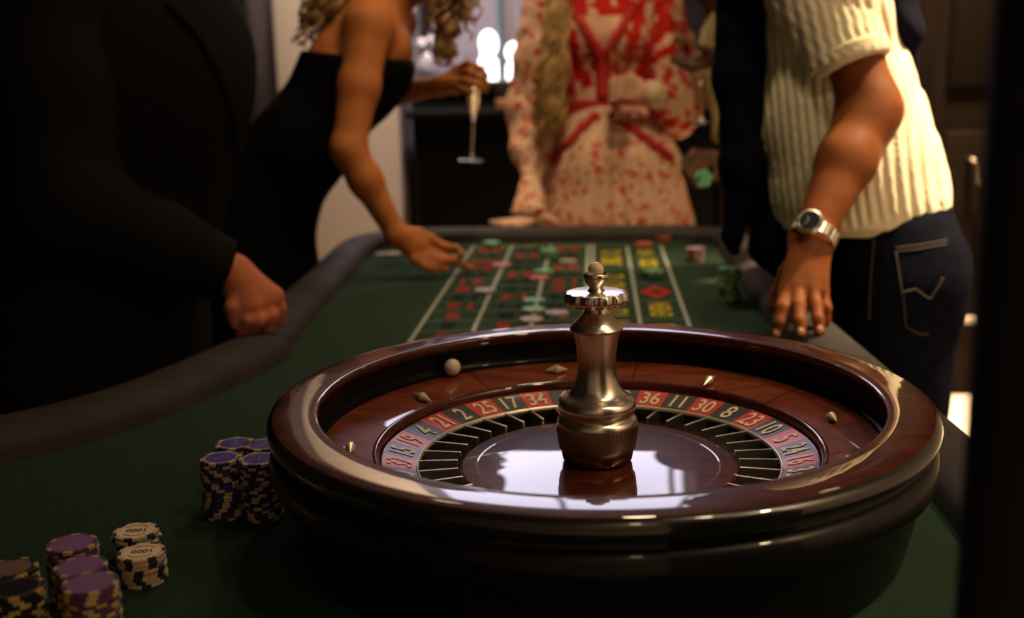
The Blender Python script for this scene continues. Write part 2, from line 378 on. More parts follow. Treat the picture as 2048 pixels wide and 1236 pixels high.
for k, mt_ in ((2, 'print_red'), (3, 'print_black')):
    cx_, cy_ = (CX[5]+CX[6])/2, RY(1+2*k)-0.4; a, b, q = 0.031, 0.064, 0.42
    v = [(cx_-a, cy_, FELT+.0008), (cx_, cy_-b, FELT+.0008), (cx_+a, cy_, FELT+.0008), (cx_, cy_+b, FELT+.0008)]
    v += [(cx_+(p[0]-cx_)*q, cy_+(p[1]-cy_)*q, p[2]) for p in v[:4]]
    link('layout_diamond', mesh('layout_diamond', v, [(i, (i+1) % 4, 4+(i+1) % 4, 4+i) for i in range(4)]), M[mt_], T, smooth=False)

# ------------------------------------------------------------------ roulette wheel
WX = 0.004
RW = empty('roulette_wheel', (WX, 0, FELT))
tag(RW, 'glossy mahogany roulette wheel with pewter turret on the green felt', 'roulette wheel')
zl = lambda pr: [(r, z-FELT) for r, z in pr]
link('drum', lathe('drum', zl([(0.01, 0.7812), (0.272, 0.7812), (0.278, 0.785), (0.284, 0.81), (0.290, 0.838), (0.2925, 0.846), (0.2965, 0.848), (0.3005, 0.852), (0.3025, 0.858), (0.3030, 0.868), (0.3015, 0.876), (0.2985, 0.8795), (0.2955, 0.8805), (0.2945, 0.884), (0.290, 0.886), (0.28, 0.886)]), 160), M['ebony_dull'], RW, sharp=40)
link('rim', lathe('rim', zl([(0.262, 0.895), (0.2585, 0.9005), (0.2575, 0.9035), (0.2588, 0.9058), (0.2615, 0.9066), (0.270, 0.9067), (0.285, 0.9065), (0.2950, 0.9060), (0.2985, 0.9050)]), 200), M['mahogany'], RW, sharp=60)
link('rim_edge', lathe('rim_edge', zl([(0.2978, 0.9053), (0.3005, 0.9040), (0.3030, 0.9012), (0.3040, 0.8970), (0.3034, 0.8925), (0.3010, 0.8882), (0.2970, 0.8856), (0.285, 0.885)]), 200), M['ebony'], RW, sharp=60)
link('ball_track', lathe('ball_track', zl([(0.2600, 0.9005), (0.2625, 0.896), (0.2645, 0.888), (0.2650, 0.878), (0.2635, 0.872), (0.2600, 0.8695), (0.2575, 0.8692), (0.2570, 0.866)]), 200), M['ebony_track'], RW, sharp=50)
for k in range(8):                              # eight veneered segments of the sloping apron
    a0 = math.radians(34.3+45*k+0.14); a1 = math.radians(34.3+45*(k+1)-0.14)
    link('apron_panel', lathe('apron_panel', zl([(0.2575, 0.864), (0.2575, 0.8688), (0.235, 0.8652), (0.2105, 0.8600), (0.2105, 0.853)]), 30, a0, a1), M['mahogany_light'], RW, sharp=40)
link('apron_base', lathe('apron_base', zl([(0.264, 0.866), (0.2575, 0.8662), (0.235, 0.8628), (0.210, 0.8575)]), 96), M['ebony_dull'], RW)
link('stator_lip', lathe('stator_lip', zl([(0.2120, 0.854), (0.2112, 0.8600), (0.2090, 0.8610), (0.2065, 0.8600), (0.2050, 0.8570), (0.2045, 0.850), (0.2045, 0.838)]), 160), M['mahogany'], RW, sharp=60)
# rotor
RING_O, RING_I = (0.2030, 0.8515), (0.1700, 0.8430)
link('rotor_ring', lathe('rotor_ring', zl([(0.2038, 0.838), (0.2038, 0.8512), (RING_O[0], 0.8508), (RING_I[0], 0.8420), (0.1690, 0.8405), (0.1685, 0.826)]), 148), M['ebony_dull'], RW, sharp=40)
link('ring_edge', lathe('ring_edge', zl([(0.1712, 0.8425), (0.1705, 0.8440), (0.1692, 0.8436), (0.1687, 0.8420), (0.1687, 0.8405)]), 148), M['steel'], RW, sharp=60)
link('pocket_floor', lathe('pocket_floor', zl([(0.172, 0.8275), (0.150, 0.8262), (0.131, 0.8275)]), 148), M['pocket'], RW)
link('cone', lathe('cone', zl([(0.1305, 0.826), (0.1318, 0.8350), (0.1308, 0.8370), (0.1280, 0.8380), (0.1150, 0.8385), (0.1135, 0.8382), (0.085, 0.8391), (0.055, 0.8399), (0.030, 0.8404), (0.001, 0.8406)]), 160), M['mahogany'], RW, sharp=4)
ORDER = [0, 32, 15, 19, 4, 21, 2, 25, 17, 34, 6, 27, 13, 36, 11, 30, 8, 23, 10, 5, 24, 16, 33, 1, 20, 14, 31, 9, 22, 18, 29, 7, 28, 12, 35, 3, 26]
step = 2*PI/37; A0 = math.radians(198.2)
slope = math.atan2(RING_O[1]-RING_I[1], RING_O[0]-RING_I[0])
def plate_me():
    v, f = [], []; n = 4
    for i in range(n+1):
        a = -step/2*0.985 + step*0.985*i/n
        for r, z in ((RING_I[0]+0.0015, RING_I[1]+0.0005), (RING_O[0]-0.0005, RING_O[1]+0.0002)):
            v += [(r*math.cos(a), r*math.sin(a), z-FELT)]
    for i in range(n): f.append((2*i, 2*i+1, 2*i+3, 2*i+2))
    return mesh('number_plate', v, f)
plates = {}
for key in ('plate_red', 'plate_black', 'plate_green'):
    plates[key] = plate_me(); plates[key].materials.append(M[key])
fret_me = box_me('fret', 0.1325, 0.1690, -0.0015, 0.0015, 0.8262-FELT, 0.8432-FELT, 0.0004); fret_me.materials.append(M['fret'])
for i, num in enumerate(ORDER):
    a = A0 - i*step
    key = 'plate_green' if num == 0 else ('plate_red' if num in REDS else 'plate_black')
    pl = link('number_plate', plates[key], None, RW, smooth=False); pl.rotation_euler.z = a
    me = text_me(str(num), 0.0340, 0.66 if num > 9 else 0.72, 0.0005)
    t_ = link('numeral', me, M['numeral'], pl, smooth=False)
    rm = 0.1868; zm = RING_I[1] + (rm-RING_I[0])*math.tan(slope) + 0.0010 - FELT
    # text x axis -> clockwise tangent, text y axis -> outward up the slope
    cs, sn = math.cos(slope), math.sin(slope)
    t_.matrix_local = Matrix(((0, cs, -sn, rm), (-1, 0, 0, 0), (0, sn, cs, zm), (0, 0, 0, 1)))
    fo = link('fret', fret_me, None, RW, smooth=False); fo.rotation_euler.z = a + step/2
# deflectors
def deflector_me():
    v = [(-0.0135, 0, 0.0020), (0.0135, 0, 0.0020)]; n = 10
    for k in range(n): a = 2*PI*k/n; v.append((0, 0.0050*math.cos(a), 0.0030+0.0050*math.sin(a)))
    f = []
    for k in range(n): f += [(0, 2+(k+1) % n, 2+k), (1, 2+k, 2+(k+1) % n)]
    me = mesh('deflector', v, f); return me
dme = deflector_me(); dme.materials.append(M['steel'])
for k in range(8):
    a = math.radians(11.5+45*k); tang = (k % 2 == 0)
    rr = 0.231 if tang else 0.222
    o = link('deflector', dme, None, RW, sharp=30)
    zz = 0.8600 + (rr-0.2105)*0.187 + 0.0018
    q = Matrix.Rotation(a, 4, 'Z') @ Matrix.Translation((rr, 0, zz-FELT)) @ Matrix.Rotation(-math.atan(0.187), 4, 'Y')
    if tang: q = q @ Matrix.Rotation(PI/2, 4, 'Z')
    o.matrix_local = q
# turret
TU = link('turret', lathe('turret', zl([(0.0001, 0.9985), (0.011, 0.9985), (0.0112, 0.985), (0.0125, 0.9825), (0.0185, 0.9765), (0.0232, 0.9715), (0.0246, 0.9690), (0.0244, 0.9672), (0.0222, 0.9660), (0.0212, 0.9620), (0.0190, 0.950), (0.0180, 0.9415), (0.0178, 0.9340), (0.0186, 0.9250), (0.0210, 0.9150), (0.0245, 0.9080), (0.0282, 0.9045), (0.0325, 0.9030), (0.0356, 0.9000), (0.0368, 0.8955), (0.0362, 0.8905), (0.0340, 0.8870), (0.0330, 0.8855), (0.0350, 0.8840), (0.0372, 0.8815), (0.0376, 0.8780)]), 96), M['pewter'], RW, sharp=35)
link('collar', lathe('collar', zl([(0.0376, 0.8785), (0.0378, 0.8700), (0.0372, 0.8610), (0.0360, 0.8545), (0.0345, 0.8530), (0.03, 0.853)]), 96), M['collar'], TU, sharp=35)
km = box_me('knurl', 0.0372, 0.0383, -0.0005, 0.0005, 0.8695-FELT, 0.8765-FELT); km.materials.append(M['collar'])
for k in range(60): link('knurl', km, None, TU, smooth=False).rotation_euler.z = 2*PI*k/60
link('turret_foot', lathe('turret_foot', zl([(0.03, 0.8530), (0.0332, 0.8522), (0.0336, 0.8490), (0.0328, 0.8440), (0.0310, 0.8418), (0.0285, 0.8410), (0.001, 0.8408)]), 96), M['bronze'], TU, sharp=50)
def scallop_disc():
    n = 120; v, f = [], []
    prof = [(0.0001, 1.0035), (0.024, 1.0035), (0.0280, 1.0025), (0.0298, 1.0000), (0.0300, 0.9960), (0.0290, 0.9925), (0.0265, 0.9905), (0.010, 0.9905), (0.0001, 0.9905)]
    for i in range(n):
        a = 2*PI*i/n; ph = (i % 10)
        dent = 0.0022 if ph in (0, 1, 9) else (0.0010 if ph in (2, 8) else 0)
        for j, (r, z) in enumerate(prof):
            d = dent if j in (3, 4, 5) else (dent*0.5 if j in (2, 6) else 0)
            v.append(((r-d)*math.cos(a), (r-d)*math.sin(a), z-FELT))
    k = len(prof)
    for i in range(n):
        j = (i+1) % n
        for t in range(k-1): f.append((i*k+t, i*k+t+1, j*k+t+1, j*k+t))
    return mesh('scalloped_disc', v, f)
link('scalloped_disc', scallop_disc(), M['pewter'], TU, sharp=40)
link('finial_cup', lathe('finial_cup', zl([(0.0001, 1.0030), (0.0085, 1.0030), (0.0072, 1.0048), (0.0060, 1.0065), (0.0072, 1.0085), (0.0100, 1.0120), (0.0115, 1.0165), (0.0117, 1.0190), (0.0108, 1.0200), (0.0095, 1.0190), (0.0075, 1.0160), (0.0001, 1.0150)]), 64), M['pewter'], TU, sharp=50)
bm = bmesh.new(); bmesh.ops.create_uvsphere(bm, u_segments=32, v_segments=20, radius=0.0073); bmesh.ops.translate(bm, vec=(0, 0, 1.0232-FELT), verts=bm.verts[:])
link('finial_ball', from_bm('finial_ball', bm), M['ivory'], TU)
bm = bmesh.new(); bmesh.ops.create_uvsphere(bm, u_segments=32, v_segments=20, radius=0.0094)
o = link('roulette_ball', from_bm('roulette_ball', bm), M['white_ball'])
a = math.radians(129.5); o.location = (WX+0.2535*math.cos(a), 0.2535*math.sin(a), 0.8692+0.0094+0.0006)
tag(o, 'white roulette ball in the black track of the wheel', 'ball')

# ------------------------------------------------------------------ chips
CT = 0.0033
def chip_me(name, rim_c, spot_c, nspots, spot_frac, face_c, ring_c=None):
    """disc with alternating edge spots; materials: 0 rim, 1 spot, 2 face, 3 ring"""
    n = 48; v, f, mi = [], [], []
    prof = [(0.0, 0), (0.0196, 0), (0.02, 0.0004), (0.02, CT-0.0004), (0.0196, CT-0.0001), (0.0168, CT-0.0001), (0.0150, CT-0.0001)]
    K = len(prof)
    for i in range(n):
        a = 2*PI*i/n
        for r, z in prof[1:]: v.append((r*math.cos(a), r*math.sin(a), z))
    k = K-1; c0 = len(v); v += [(0, 0, 0), (0, 0, CT-0.0001)]
    for i in range(n):
        j = (i+1) % n
        spot = ((i*nspots/n) % 1.0) < spot_frac
        for t in range(k-1):
            f.append((i*k+t, j*k+t, j*k+t+1, i*k+t+1))
            if t < 4: mi.append(1 if spot else 0)
            else: mi.append(3)
        f.append((c0+1, i*k+k-1, j*k+k-1)); mi.append(2)
        f.append((c0, j*k, i*k)); mi.append(0)
    me = mesh(name, v, f)
    mm = [mat(name+'_'+s, c, 0.45, spec=0.35) for s, c in (('rim', rim_c), ('spot', spot_c), ('face', face_c), ('ring', ring_c or rim_c))]
    for q in mm: me.materials.append(q)
    me.polygons.foreach_set('material_index', mi)
    me.polygons.foreach_set('use_smooth', [True]*len(me.polygons)); me.set_sharp_from_angle(angle=math.radians(35))
    return me
CREAM = (0.50, 0.38, 0.22); NAVY = (0.035, 0.03, 0.11)
CH = {
 'blue': chip_me('blue_chip', NAVY, CREAM, 6, 0.27, (0.055, 0.035, 0.30), (0.46, 0.36, 0.22)),
 'cream': chip_me('cream_chip', (0.60, 0.46, 0.29), (0.03, 0.026, 0.05), 6, 0.34, (0.84, 0.66, 0.46), (0.78, 0.60, 0.41)),
 'purple': chip_me('purple_chip', (0.10, 0.045, 0.11), (0.50, 0.36, 0.15), 6, 0.30, (0.24, 0.11, 0.28), (0.24, 0.115, 0.26)),
 'black': chip_me('black_chip', (0.015, 0.013, 0.013), (0.45, 0.36, 0.08), 6, 0.26, (0.20, 0.12, 0.11), (0.03, 0.025, 0.02)),
 'ebony': chip_me('ebony_chip', (0.015, 0.013, 0.013), (0.42, 0.28, 0.12), 6, 0.26, (0.012, 0.011, 0.011), (0.10, 0.07, 0.04)),
 'green': chip_me('green_chip', (0.05, 0.28, 0.11), (0.42, 0.42, 0.26), 6, 0.30, (0.07, 0.34, 0.16), (0.07, 0.34, 0.15)),
 'red': chip_me('red_chip', (0.48, 0.05, 0.035), (0.52, 0.30, 0.22), 6, 0.25, (0.55, 0.09, 0.06), (0.55, 0.08, 0.06)),
 'pink': chip_me('pink_chip', (0.50, 0.10, 0.10), (0.52, 0.36, 0.30), 6, 0.25, (0.52, 0.15, 0.14), (0.52, 0.13, 0.12)),
 'grey': chip_me('grey_chip', (0.24, 0.19, 0.17), (0.46, 0.36, 0.27), 6, 0.40, (0.28, 0.22, 0.20), (0.30, 0.24, 0.21)),
}
INL = {}
M['ink'] = mat('chip_ink', (0.05, 0.04, 0.02), 0.6); M['pale_ink'] = mat('chip_pale_ink', (0.30, 0.26, 0.45), 0.6)
def inlay_1000():
    me = text_me('1000', 0.0095, 1.0, 0.0002); return me
INL['cream'] = inlay_1000(); INL['cream'].materials.append(M['ink'])
def inlay_arc():
    v, f = [], []
    for s in (0, PI):
        for i in range(13):
            a = s + math.radians(35) + math.radians(110)*i/12; w = 0.00035
            o_ = len(v); v += [((0.0118-w)*math.cos(a), (0.0118-w)*math.sin(a), 0), ((0.0118+w)*math.cos(a), (0.0118+w)*math.sin(a), 0)]
            if i: f.append((o_-2, o_-1, o_+1, o_))
    return mesh('inlay_ring', v, f)
ARC = inlay_arc(); ARC.materials.append(M['ink'])
def inlay_dash():
    v, f = [], []; x = -0.0085
    for k in range(9):
        w = (0.0011, 0.0015, 0.0009)[k % 3]; h = (0.0007, 0.0006, 0.0008)[k % 3]; o_ = len(v)
        v += [(x, -h, 0), (x+w, -h, 0), (x+w, h, 0), (x, h, 0)]; f.append((o_, o_+1, o_+2, o_+3)); x += 0.0019
    return mesh('inlay_print', v, f)
INL['blue'] = inlay_dash(); INL['blue'].materials.append(M['pale_ink'])
def chip(kind, loc, label, group=None, tilt=None, rz=None, marks=False):
    o = link(kind+'_chip', CH[kind], None, None, smooth=False); o.location = loc
    o.rotation_euler = (tilt[0] if tilt else 0, tilt[1] if tilt else 0, random.uniform(0, 2*PI) if rz is None else rz)
    tag(o, label, 'poker chip', group)
    if marks and kind in INL:
        i_ = link('inlay_print', INL[kind], None, o, smooth=False); i_.location.z = CT+0.0002
        i_.rotation_euler.z = marks
        if kind == 'cream':
            r_ = link('inlay_ring', ARC, None, o, smooth=False); r_.location.z = CT+0.0002; r_.rotation_euler.z = marks
    return o
def stack(kind, px, py, n, where, group, top_rz=None, marks=False, jit=0.0007, base=None, top_kind=None, twist=0.0):
    p = U(px, py, FELT+n*CT) if base is None else Vector(base)
    ordi = lambda k: ('topmost', 'second', 'third', 'fourth', 'fifth', 'sixth', 'seventh', 'eighth', 'ninth', 'tenth', 'eleventh', 'twelfth', 'thirteenth', 'fourteenth', 'fifteenth', 'sixteenth', 'seventeenth', 'eighteenth', 'nineteenth', 'twentieth')[k]
    for k in range(n):
        top = k == n-1; kd = top_kind if (top and top_kind) else kind
        j = 0 if top else 1
        dx = twist*math.sin(k*0.55)
        lab = kd + ' chip ' + where if n == 1 else ('topmost ' + kd + ' chip, ' + where if top else kd + ' chip, ' + ordi(n-1-k) + ' from the top, ' + where)
        chip(kd, (p.x + dx + j*random.gauss(0, jit), p.y + j*random.gauss(0, jit), FELT+0.0005+k*CT+0.00002*k), lab, group,
             rz=top_rz if top else None, marks=(marks if top else False))
stack('blue', 442, 916, 18, 'outer front stack of the four blue stacks', 'chips in the outer front blue stack', 0.2, 0.6)
stack('blue', 470, 887, 18, 'outer rear stack of the four blue stacks', 'chips in the outer rear blue stack', 0.5, 1.2)
stack('blue', 518, 918, 18, 'front blue stack against the wheel', 'chips in the front blue stack by the wheel', 0.9, 0.9)
stack('blue', 527, 889, 18, 'rear blue stack against the wheel', 'chips in the rear blue stack by the wheel', 0.3, 0.9)
stack('cream', 272, 1062, 8, 'cream stack nearer the blue chips', 'chips in the cream stack nearer the blue chips', 0.35, PI-0.2)
stack('cream', 283, 1104, 8, 'cream stack beside the tallest purple one', 'chips in the cream stack beside the purple chips', 0.1, PI+0.1)
stack('purple', 144, 1087, 16, 'purple stack furthest from the black stacks', 'chips in the far purple stack', 0.6)
stack('purple', 161, 1133, 17, 'middle one of three purple stacks', 'chips in the middle purple stack', 0.1)
stack('purple', 180, 1166, 20, 'tallest of the three purple stacks', 'chips in the tallest purple stack', 0.9)
stack('black', 22, 1137, 16, 'black stack with the dusty pink face', 'chips in the rear black stack', 0.2)
stack('black', 34, 1176, 18, 'taller black stack beside the purple ones', 'chips in the front black stack', 0.7, top_kind='ebony')
# bets and stacks on the layout
stack('green', 983, 484, 4, 'stack at the far end of the left number column', 'chips in the far left green stack')
stack('green', 1098, 500, 6, 'tallest green stack on a number line', 'chips in the tallest green bet')
stack('green', 1087, 541, 2, 'pair beside the red chip on the line', 'green pair on the line')
stack('red', 1079, 554, 1, 'lying on the line beside the green pair', None)
stack('pink', 1003, 528, 1, 'alone on the line beside the reaching hand', None)
stack('grey', 970, 579, 2, 'pair on the left line of the layout', 'grey pair on the left line', top_kind='grey')
stack('green', 1068, 599, 1, 'lying alone across a row line', None)
stack('red', 1067, 617, 2, 'lying on a red chip near the wheel', 'red chip under a green chip', top_kind='green')
stack('grey', 1063, 637, 1, 'on the number line close to the wheel', None)
stack('grey', 1113, 624, 2, 'on a pink chip beside the turret', 'pair beside the turret')
stack('grey', 1136, 521, 1, 'by the red number in the right number column', None)
stack('purple', 1288, 486, 4, 'under a red chip at the far outside bets', 'purple chips under the red one', top_kind='red')
stack('red', 1329, 471, 4, 'stack by the far rail', 'chips in the red stack by the far rail')
stack('purple', 1391, 496, 9, 'lone purple stack by the right rail', 'chips in the purple stack by the right rail')
stack('green', 1458, 536, 18, 'tall crooked stack by the right rail', 'chips in the tall crooked green stack', twist=0.0045)
stack('green', 1307, 541, 3, 'stack on the outside bets', 'chips in the green stack on the outside bets')
for k, (px_, py_) in enumerate(((768, 507), (785, 509))):
    p = U(px_, py_, FELT+CT); chip('grey', (p.x, p.y, FELT+0.0005+k*CT), ('lower' if k == 0 else 'upper') + ' of two grey chips at the left rail under the reaching arm', 'two grey chips at the left rail')

# ------------------------------------------------------------------ organic shapes: blended distance field -> surface nets
def _n(v): v = np.asarray(v, float); return v/np.linalg.norm(v)
class C_:                                          # tapered capsule, optionally flattened along a direction
    def __init__(s, a, b, ra, rb, k=0.02, flat=None):
        s.a = np.array(a, float); s.b = np.array(b, float); s.ra, s.rb, s.k, s.flat = ra, rb, k, flat
        r = max(ra, rb)*1.0
        if flat and flat[1] < 1: r /= flat[1]
        s.lo = np.minimum(s.a, s.b) - r; s.hi = np.maximum(s.a, s.b) + r
    def __call__(s, p):
        q = p - s.a; ba = s.b - s.a
        if s.flat:
            d = _n(s.flat[0]); q = q + d*((q @ d)*(s.flat[1]-1))[..., None]; ba = ba + d*((ba @ d)*(s.flat[1]-1))
        L = ba @ ba
        t = np.clip((q @ ba)/L, 0, 1) if L > 1e-12 else np.zeros(q.shape[:-1])
        return np.linalg.norm(q - t[..., None]*ba, axis=-1) - (s.ra + t*(s.rb-s.ra))
class E_:                                          # ellipsoid in an optional frame (columns = axes)
    def __init__(s, c, r, R=None, k=0.02):
        s.c = np.array(c, float); s.r = np.array(r, float); s.R = np.eye(3) if R is None else np.array(R, float); s.k = k
        m_ = s.r.max(); s.lo = s.c - m_; s.hi = s.c + m_
    def __call__(s, p):
        q = (p - s.c) @ s.R
        k0 = np.linalg.norm(q/s.r, axis=-1); k1 = np.linalg.norm(q/(s.r**2), axis=-1)
        return k0*(k0-1)/np.maximum(k1, 1e-9)
def chain(pts, rad, k=0.012, flat=None):
    return [C_(pts[i], pts[i+1], rad[i], rad[i+1], k, flat) for i in range(len(pts)-1)]
def sdf_mesh(name, prims, vox, mod=None, cuts=(), subs=()):
    pad = vox*3 + 0.012
    lo = np.min([q.lo for q in prims], axis=0) - pad; hi = np.max([q.hi for q in prims], axis=0) + pad
    N = np.ceil((hi-lo)/vox).astype(int) + 2
    B = 24; big = 1.0
    ids, pos, quads = [], [], []
    stride = np.array([1, N[0]+4, (N[0]+4)*(N[1]+4)], dtype=np.int64)
    for bi in range(0, N[0], B):
        for bj in range(0, N[1], B):
            for bk in range(0, N[2], B):
                i0 = np.array([bi, bj, bk]); n = np.minimum(B, N-i0)
                p0 = lo + (i0-1)*vox; p1 = lo + (i0+n)*vox
                act = [q for q in prims if np.all(q.lo-q.k-pad < p1) and np.all(q.hi+q.k+pad > p0)]
                if not act: continue
                ax = [p0[t] + vox*np.arange(n[t]+2) for t in range(3)]
                P = np.stack(np.meshgrid(*ax, indexing='ij'), -1)
                d = np.full(P.shape[:3], big)
                for q in act:
                    e = q(P); h = np.maximum(q.k - np.abs(d-e), 0)/q.k
                    d = np.minimum(d, e) - h*h*q.k*0.25
                if d.min() > 0.02 or d.max() < -0.02: continue
                if mod is not None: d = mod(P, d)
                for q in subs: d = np.maximum(d, -q(P))
                for (cp, cn) in cuts: d = np.maximum(d, (P - np.array(cp)) @ _n(cn))
                s = d < 0
                if s.all() or not s.any(): continue
                # one vertex for each cell with a sign change
                c8 = np.stack([d[x:d.shape[0]-1+x, y:d.shape[1]-1+y, z:d.shape[2]-1+z] for x in (0, 1) for y in (0, 1) for z in (0, 1)], -1)
                sc = c8 < 0; m = sc.any(-1) & ~sc.all(-1)
                idx = np.argwhere(m)
                if not len(idx): continue
                v8 = c8[m]; acc = np.zeros((len(idx), 3)); cnt = np.zeros(len(idx))
                cor = np.array([(x, y, z) for x in (0, 1) for y in (0, 1) for z in (0, 1)], float)
                for i in range(8):
                    for j in range(i+1, 8):
                        if np.abs(cor[i]-cor[j]).sum() != 1: continue
                        x_ = (v8[:, i] < 0) != (v8[:, j] < 0)
                        den = np.where(x_, v8[:, i]-v8[:, j], 1); t = np.where(x_, v8[:, i]/den, 0)
                        acc += (cor[i] + t[:, None]*(cor[j]-cor[i]))*x_[:, None]; cnt += x_
                vp = p0 + (idx + acc/cnt[:, None])*vox
                gid = ((idx + i0 - 1 + 1) @ stride)
                ids.append(gid); pos.append(vp)
                for axis in range(3):
                    sl0 = [slice(1, -1)]*3; sl1 = [slice(1, -1)]*3
                    sl1[axis] = slice(2, None)
                    a_, b_ = s[tuple(sl0)], s[tuple(sl1)]
                    e = np.argwhere(a_ != b_)
                    if not len(e): continue
                    sg = a_[a_ != b_]
                    base = e + 1                           # corner index in block = cell index on the + side
                    u, w = (axis+1) % 3, (axis+2) % 3
                    du = np.eye(3, dtype=int)[u]; dw = np.eye(3, dtype=int)[w]
                    g = lambda c: (c + i0 - 1 + 1) @ stride
                    q4 = np.stack([g(base-du-dw), g(base-dw), g(base), g(base-du)], -1)
                    q4[~sg] = q4[~sg][:, ::-1]
                    quads.append(q4)
    ids = np.concatenate(ids); pos = np.concatenate(pos); quads = np.concatenate(quads)
    uq, first = np.unique(ids, return_index=True); pos = pos[first]
    fi = np.searchsorted(uq, quads); ok = (uq[np.minimum(fi, len(uq)-1)] == quads).all(1); fi = fi[ok]
    me = bpy.data.meshes.new(name)
    me.vertices.add(len(pos)); me.vertices.foreach_set('co', pos.astype(np.float32).ravel())
    me.loops.add(fi.size); me.loops.foreach_set('vertex_index', fi.astype(np.int32).ravel())
    me.polygons.add(len(fi)); me.polygons.foreach_set('loop_start', (np.arange(len(fi))*4).astype(np.int32))
    me.update(calc_edges=True); me.validate()
    return me
def V(px, py, d): return np.array(W(px, py, d))
def shift(me, org):
    me.transform(Matrix.Translation(-Vector(org))); return me
def head_prims(c, fwd, up, s=1.0):
    c = np.array(c, float); f = _n(fwd); u = _n(np.array(up) - f*np.dot(up, f)); r = np.cross(f, u)
    R = np.stack([f, r, u], -1); L = lambda x, y, z: c + (f*x + r*y + u*z)*s
    q = [E_(L(-0.012, 0, 0.035), (0.098*s, 0.076*s, 0.095*s), R, 0.02),
         E_(L(0.028, 0, -0.045), (0.058*s, 0.055*s, 0.072*s), R, 0.03),
         E_(L(0.055, 0, -0.092), (0.022*s, 0.024*s, 0.018*s), R, 0.025),
         C_(L(0.084, 0, 0.012), L(0.104, 0, -0.026), 0.008*s, 0.012*s, 0.014),
         E_(L(0.098, 0, -0.033), (0.010*s, 0.017*s, 0.008*s), R, 0.008),
         E_(L(0.082, 0, -0.058), (0.012*s, 0.023*s, 0.006*s), R, 0.006),
         E_(L(0.080, 0, -0.070), (0.012*s, 0.021*s, 0.007*s), R, 0.006),
         C_(L(0.080, -0.045, 0.030), L(0.080, 0.045, 0.030), 0.012*s, 0.012*s, 0.016)]
    for t in (-1, 1):
        q += [E_(L(-0.005, t*0.078, -0.012), (0.018*s, 0.007*s, 0.031*s), R, 0.006), E_(L(0.060, t*0.040, -0.022), (0.02*s, 0.018*s, 0.018*s), R, 0.02)]
    eyes = [L(0.071, t*0.031, 0.006) for t in (-1, 1)]
    return q, eyes, L
SKINN = 0
def skin_mat(name, c1, c2):
    m = mat(name, c1, 0.55, spec=0.18)
    b = bsdf(m); b.inputs['Subsurface Weight'].default_value = 0.06; b.inputs['Subsurface Radius'].default_value = (0.01, 0.004, 0.002); b.inputs['Subsurface Scale'].default_value = 0.4
    noise_col(m, [(0.3, c1), (0.7, c2)], 30, 4)
    return m
M['skin_a'] = skin_mat('skin_rosy', (0.40, 0.125, 0.062), (0.50, 0.165, 0.085))
M['skin_b'] = skin_mat('skin_tan', (0.40, 0.130, 0.036), (0.50, 0.175, 0.052))
M['skin_c'] = skin_mat('skin_fair', (0.52, 0.29, 0.19), (0.60, 0.35, 0.23))
M['skin_d'] = skin_mat('skin_deep', (0.060, 0.024, 0.011), (0.085, 0.036, 0.018))
M['skin_e'] = skin_mat('skin_bronze', (0.18, 0.054, 0.014), (0.24, 0.074, 0.021))
M['iris'] = mat('iris_dark', (0.03, 0.018, 0.01), 0.2); M['eye'] = mat('eye_white', (0.75, 0.72, 0.68), 0.2); M['nail'] = mat('nail', (0.62, 0.34, 0.26), 0.25)
def add_eyes(root, eyes, org, L=None):
    for e in eyes:
        bm = bmesh.new(); bmesh.ops.create_uvsphere(bm, u_segments=16, v_segments=10, radius=0.0125)
        o = link('eye', from_bm('eye', bm), M['eye'], root); o.location = Vector(e) - Vector(org)
        if L is not None:
            fw = Vector(L(1, 0, 0) - L(0, 0, 0)).normalized()
            ir = link('iris', lathe('iris', [(0.0001, 0.0016), (0.004, 0.0012), (0.0062, 0.0)], 16), M['iris'], o)
            ir.matrix_local = Matrix.Translation(fw*0.0112) @ fw.to_track_quat('Z', 'Y').to_matrix().to_4x4()
def hair_cap(name, root, org, L, mt, amp=0.002, seed=2, extra=()):
    f, r, u = [_n(L(*q) - L(0, 0, 0)) for q in ((1, 0, 0), (0, 1, 0), (0, 0, 1))]
    R = np.stack([f, r, u], -1)
    garment(name, root, org, [E_(L(-0.016, 0, 0.040), (0.106, 0.085, 0.101), R, 0.01)] + list(extra), 0.006, mt, fold(amp, 0.03, seed), cuts=[(L(0.066, 0, 0.052), f - 1.15*u)])
def person(loc, label):
    r = empty('person', (loc[0], loc[1], 0)); tag(r, label, 'person'); return r
def garment(name, root, org, prims, vox, mt, mod=None, cuts=(), subs=()):
    return link(name, shift(sdf_mesh(name, prims, vox, mod, cuts, subs), org), mt, root)
def wave_tubes(name, strands, rad, n=5):
    """many wavy strands in one mesh"""
    v, f = [], []
    for pts in strands:
        me = tube('s', pts, [rad*(0.5+0.5*math.sin(PI*min(1, 0.15+0.85*i/(len(pts)-1)))) for i in range(len(pts))], n)
        o = len(v); v += [tuple(q.co) for q in me.vertices]; f += [tuple(o+i for i in p.vertices) for p in me.polygons]
        bpy.data.meshes.remove(me)
    return mesh(name, v, f)
def strand(a, ctrl, b, amp, wl, n=26):
    a, ctrl, b = Vector(a), Vector(ctrl), Vector(b); out = []; p1, p2 = random.uniform(0, 6.28), random.uniform(0, 6.28); L = (b-a).length
    for i in range(n):
        t = i/(n-1); p = a*(1-t)**2 + ctrl*2*t*(1-t) + b*t*t; g = min(1, t*4)
        out.append(p + Vector((math.sin(2*PI*t*L/wl+p1), math.sin(2*PI*t*L/wl+p1+1.5), 0.3*math.sin(2*PI*t*L/wl+p2)))*amp*g)
    return out
